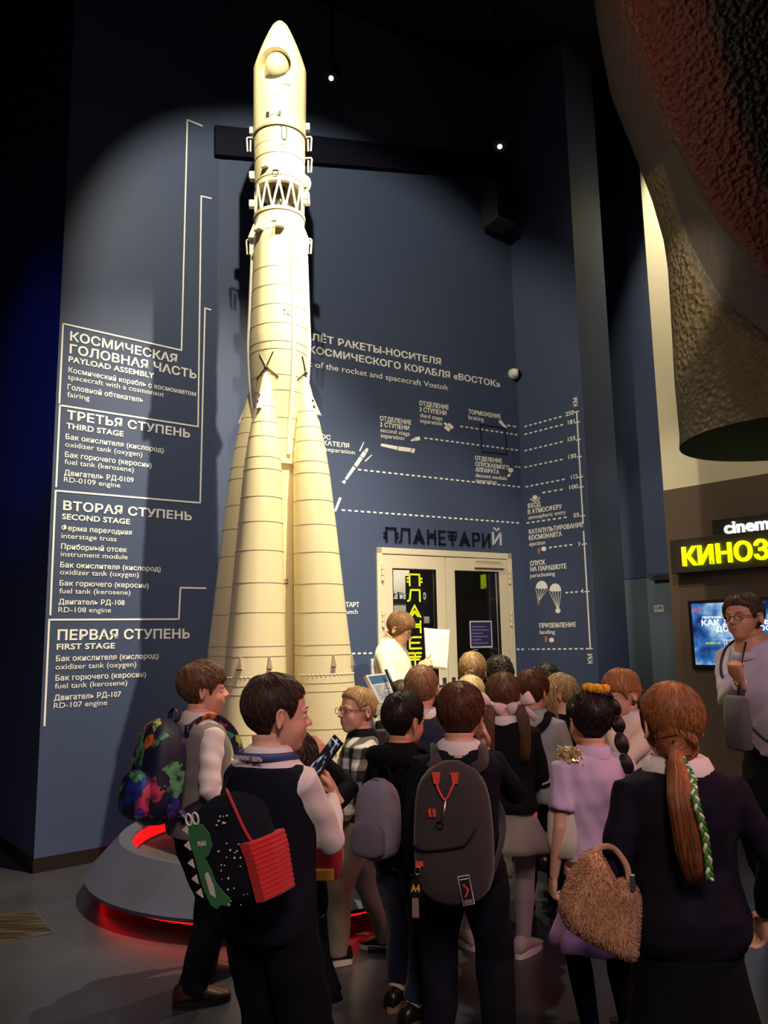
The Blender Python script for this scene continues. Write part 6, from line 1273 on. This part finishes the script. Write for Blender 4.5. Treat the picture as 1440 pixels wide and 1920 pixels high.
m_gr = mat('green ribbon', S(70, 130, 40), .5); m_gw = mat('white ribbon', S(220, 226, 200), .5); e = [t0+np.array([.012, -.016, 0]), t0+np.array([.03, -.03, -.05]), b18.pix(1304, 1500, 2.20), b18.pix(1322, 1570, 2.20), b18.pix(1331, 1650, 2.21)]; sp = resample(e, 120)
for q in range(3):
    ph = q*2.094; MB().tube([c_+np.array([math.cos(i*.42+ph)*.0065, math.sin(i*.84+ph*2)*.003, 0]) for i, c_ in enumerate(sp)], .0048, 8).build('green_ribbon', m_gr if q else m_gw, b18.root, True, False)
# tan fur bag on her left arm
wc = aty(1126, 1700, 2.22); fb = empty('fur_bag', tuple(wc), 0, 'large tan fur shoulder bag hanging at the side of the red haired girl', 'bag')
def fpx(x, y, Y=2.22): return aty(x, y, Y)
out_px = [(1098, 1600), (1120, 1596), (1142, 1632), (1160, 1660), (1176, 1650), (1194, 1668), (1197, 1700), (1193, 1760), (1190, 1790), (1178, 1797), (1150, 1786), (1100, 1760), (1066, 1738), (1052, 1712), (1052, 1690), (1068, 1650), (1084, 1622)]
o3 = resample(np.array([fpx(*q) for q in out_px]+[fpx(*out_px[0])]), 90)[:-1]; cen = o3.mean(axis=0); rg = []
for t, k in ((-.055, .55), (-.05, .8), (-.032, .95), (0, 1.), (.032, .95), (.05, .8), (.055, .55)): rg.append([cen+(q-cen)*k+np.array([0, t, 0]) for q in o3])
mb = MB().loft(rg); V, Fc, N = remesh(mb, .006, 6); m_fur = mat('tan fur', S(196, 146, 106), .95, bump=(160, .5, .004), var=(10, S(168, 118, 82)), sheen=.4); body = raw('bag_body', V-np.array(fb.location), Fc, m_fur, fb)
st = Strands(); rs = np.random.default_rng(9)
for i in rs.choice(len(V), min(len(V), 7000), replace=True):
    n_ = N[i]+np.array([0, 0, -.7])+rs.normal(size=3)*.35; n_ /= np.linalg.norm(n_); q = V[i]-np.array(fb.location); st.add([q, q+n_*.004+N[i]*.002, q+n_*.008], .0009, rs.uniform())
raw('fur', np.array(st.v), st.f, hair_m((170, 120, 84), (206, 158, 118), .9), body, True, None, np.array(st.uv))
MB().tube(resample([fpx(1110, 1604, 2.21), fpx(1128, 1588, 2.24), fpx(1152, 1592, 2.28), fpx(1174, 1622, 2.25), fpx(1180, 1655, 2.22)], 20), .008, 8).build('strap', m_fur, fb, True)
MB().obox(fpx(1186, 1655, 2.17), (.007, 0, 0), (0, .004, 0), (0, 0, .02)).build('buckle', m_metal, fb, bevel=.002)
# 19 woman in lilac sweater
f_wl = F('pale lilac sweater', 204, 188, 206)
w1 = make_person((1388, 1103), 4.12, -118, (-8, 13, 4), ad=1, lean=20, hair=hair_m((52, 38, 28), (104, 82, 56)), style='short', hk=.07, topwear=f_wl, collar=f_wl, colz=1.062, bottom=('trousers', F('black trousers', 16, 18, 26)), shoes=(mat('sandal tan', S(206, 130, 104), .5), sh_tan), nstr=1500, seed=41, wk=1.16, skin=SKIN2, hemz=.645, legw=1.2,
  armR=dict(to=lambda p: p.pix(1388, 1278, 3.86), pole=(.6, -.3, -1), hand=lambda p: dict(f=p.dir((-.4, -.2, .9)), n=p.dir((.8, .3, .2)), curl=(.6, 1.5, 1.55, 1.6, 1.6), thumb=.9)), armL=dict(to=lambda p: p.sh[-1]+np.array([-.10, .10, -.5]), hand=dict(n=(1, 0, 0))), gaze=6,
  label='woman with short hair and glasses in pale lilac sweater, leaning forward at the right edge'); finish_hair(w1); glasses(w1, m_dmetal, .088)
b_ = [w1.TL((.09, -.02, 1.065*w1.kz)), w1.TL((.10, .07, 1.05*w1.kz)), w1.TL((.09, .16, .98*w1.kz)), w1.TL((.02, .205, .86*w1.kz)), w1.TL((-.08, .20, .74*w1.kz)), w1.TL((-.22, .10, .64*w1.kz))]
st_ = empty('crossbody_bag', tuple(w1.Rw@b_[-1]+w1.loc), 0, 'dark strapped grey crossbody bag hanging in front of the woman in lilac', 'bag')
MB().tube([w1.Rw@q+w1.loc for q in resample(b_, 24)], .007, 8).build('strap', m_blackpl, st_, True)
bc = aty(1383, 1352, 3.80); MB().tube([bc+np.array([0, 0, z]) for z in (-.13, -.12, 0, .1, .115)], [(.02, .05), (.032, .065), (.036, .07), (.03, .066), (.01, .05)], 18, hint=(1, .3, 0), pw=3.5).build('bag_body', F('grey bag cloth', 92, 90, 92), st_, True)
MB().tube([aty(1385, 1310, 3.82), aty(1388, 1250, 3.9), aty(1398, 1205, 4.0)], .006, 8).build('strap', m_blackpl, st_, True)
# 20 guide at the door
f_bl = F('cream blouse', 240, 230, 200)
g1 = make_person((750, 1146), 6.18, 112, (-4, -32, 4), ad=1, hair=hair_m((94, 62, 36), (150, 108, 66)), style='full', hk=.07, topwear=f_bl, collar=f_bl, bottom=('trousers', F('dark trousers', 34, 32, 36)), shoes=(sh_blk, sh_sole), nstr=1600, seed=43, wk=1.08, hemz=.60, H=None, lids=-.05,
  armR=dict(to=lambda p: p.pix(786, 1258, 5.80), pole=(0, -.4, -1), hand=lambda p: dict(f=p.dir((.72, .0, .70)), n=p.dir((.5, .75, -.45)), curl=(.4, .1, .8, .95, 1.0), thumb=.7)),
  armL=dict(to=lambda p: p.pix(800, 1262, 6.0), pole=(0, -.2, -1), hand=lambda p: dict(f=p.dir((.5, -.1, .85)), n=p.dir((.3, -.95, .0)), curl=(.5, .5, .5, .5, .5))), label='guide in cream blouse with glasses reading a paper sheet at the glass door'); finish_hair(g1); glasses(g1, m_dmetal, .085)
pp = [aty(*q, Yq) for q, Yq in (((795, 1177), 5.90), ((843, 1181), 5.84), ((838, 1256), 5.78), ((799, 1250), 5.84))]; nn = np.cross(pp[1]-pp[0], pp[3]-pp[0]); nn /= np.linalg.norm(nn)
pa = empty('paper_sheet', tuple(np.mean(pp, axis=0)), 0, 'cream paper sheet held up by the guide at the door', 'paper'); U8, V8 = 10, 12; g_ = [[(pp[0]*(1-a)+pp[1]*a)*(1-b)+(pp[3]*(1-a)+pp[2]*a)*b+nn*.012*math.sin(a*math.pi) for a in np.linspace(0, 1, U8)] for b in np.linspace(0, 1, V8)]
v = [q for r in g_ for q in r]+[q+nn*.0012 for r in g_ for q in r]; N8 = U8*V8; f = [(j*U8+i, j*U8+i+1, (j+1)*U8+i+1, (j+1)*U8+i) for j in range(V8-1) for i in range(U8-1)]; f = f+[tuple(x+N8 for x in reversed(q)) for q in f]
ed = [i for i in range(U8)]+[j*U8+U8-1 for j in range(1, V8)]+[(V8-1)*U8+i for i in range(U8-2, -1, -1)]+[j*U8 for j in range(V8-2, 0, -1)]; f += [(ed[i], ed[(i+1) % len(ed)], ed[(i+1) % len(ed)]+N8, ed[i]+N8) for i in range(len(ed))]
MB().add(v, f).build('sheet', mat('cream paper', S(246, 240, 222), .7), pa, True)
# 21 dark head behind the ginger boy
b21 = make_person((1200, 1293), 4.75, 20, hair=HB, style='short', topwear=f_blk2, bottom=('trousers', f_blk2), shoes=(sh_blk, sh_sole), nstr=300, seed=45, fine=False, vox=.006, label='brown haired child mostly hidden behind the ginger boy in the cream shirt'); finish_hair(b21)
# ================================================================== INFORMATION STAND
i0 = atz(716, 1500, 0); Yi = 4.12; cI = aty(722, 1330, Yi)
isd = empty('information_stand', (cI[0], Yi, 0), 0, 'slim dark stand with a slanted white framed information panel beside the guide', 'information stand')
MB().box((cI[0]-.045, Yi-.03, .02), (cI[0]+.045, Yi+.06, 1.0)).build('post', mat('stand grey', S(64, 62, 62), .5), isd, bevel=.006); MB().box((cI[0]-.1, Yi-.1, 0), (cI[0]+.1, Yi+.1, .02)).build('base_plate', m_dmetal, isd, bevel=.004)
q4 = [aty(686, 1266, 4.04), aty(724, 1262, 4.20), aty(742, 1312, 4.14), aty(712, 1318, 3.99)]; n4 = np.cross(q4[1]-q4[0], q4[3]-q4[0]); n4 /= np.linalg.norm(n4); n4 = n4 if n4[1] < 0 else -n4
cq = np.mean(q4, axis=0); L = lambda k, o: [cq+(q-cq)*k+n4*o for q in q4]
MB().loft([L(1, -.018), L(1, .0)]).build('panel_frame', m_wpl, isd); pf = MB().loft([L(.9, .0), L(.9, .0015)]).build('panel_print', mat('panel print pale', S(196, 206, 212), .5), isd)
bl = lambda a, b, o: [q4[0]*(1-a)*(1-b)+q4[1]*a*(1-b)+q4[2]*a*b+q4[3]*(1-a)*b+n4*o for a, b in ((a, b),)][0]
MB().loft([[bl(.07, .06, .0016), bl(.93, .06, .0016), bl(.93, .34, .0016), bl(.07, .34, .0016)], [bl(.07, .06, .0022), bl(.93, .06, .0022), bl(.93, .34, .0022), bl(.07, .34, .0022)]]).build('header_band', mat('panel blue', S(60, 104, 150), .5), pf)
mb = MB()
for k in range(8):
    b = .42+k*.065; e_ = (.86, .8, .88, .6, .85, .82, .7, .5)[k]; mb.loft([[bl(.12, b, .0016), bl(e_, b, .0016), bl(e_, b+.022, .0016), bl(.12, b+.022, .0016)], [bl(.12, b, .0021), bl(e_, b, .0021), bl(e_, b+.022, .0021), bl(.12, b+.022, .0021)]])
mb.build('print_lines', mat('panel text grey', S(110, 120, 130), .5), pf)
c2 = aty(703, 1336, 4.04); MB().box((c2[0]-.075, 4.0, c2[2]-.010), (c2[0]+.08, 4.15, c2[2]+.005)).build('shelf', m_wpl, isd, bevel=.003)
st0 = aty(716, 1262, 4.16); st1 = aty(737, 1304, 4.09); wand = empty('pointer_rod', tuple((st0+st1)/2), 0, 'black rod leaning across the information panel', 'rod'); MB().tube([st0+n4*.03, st1+n4*.02], .009, 10).build('rod', m_blackpl, wand, True)
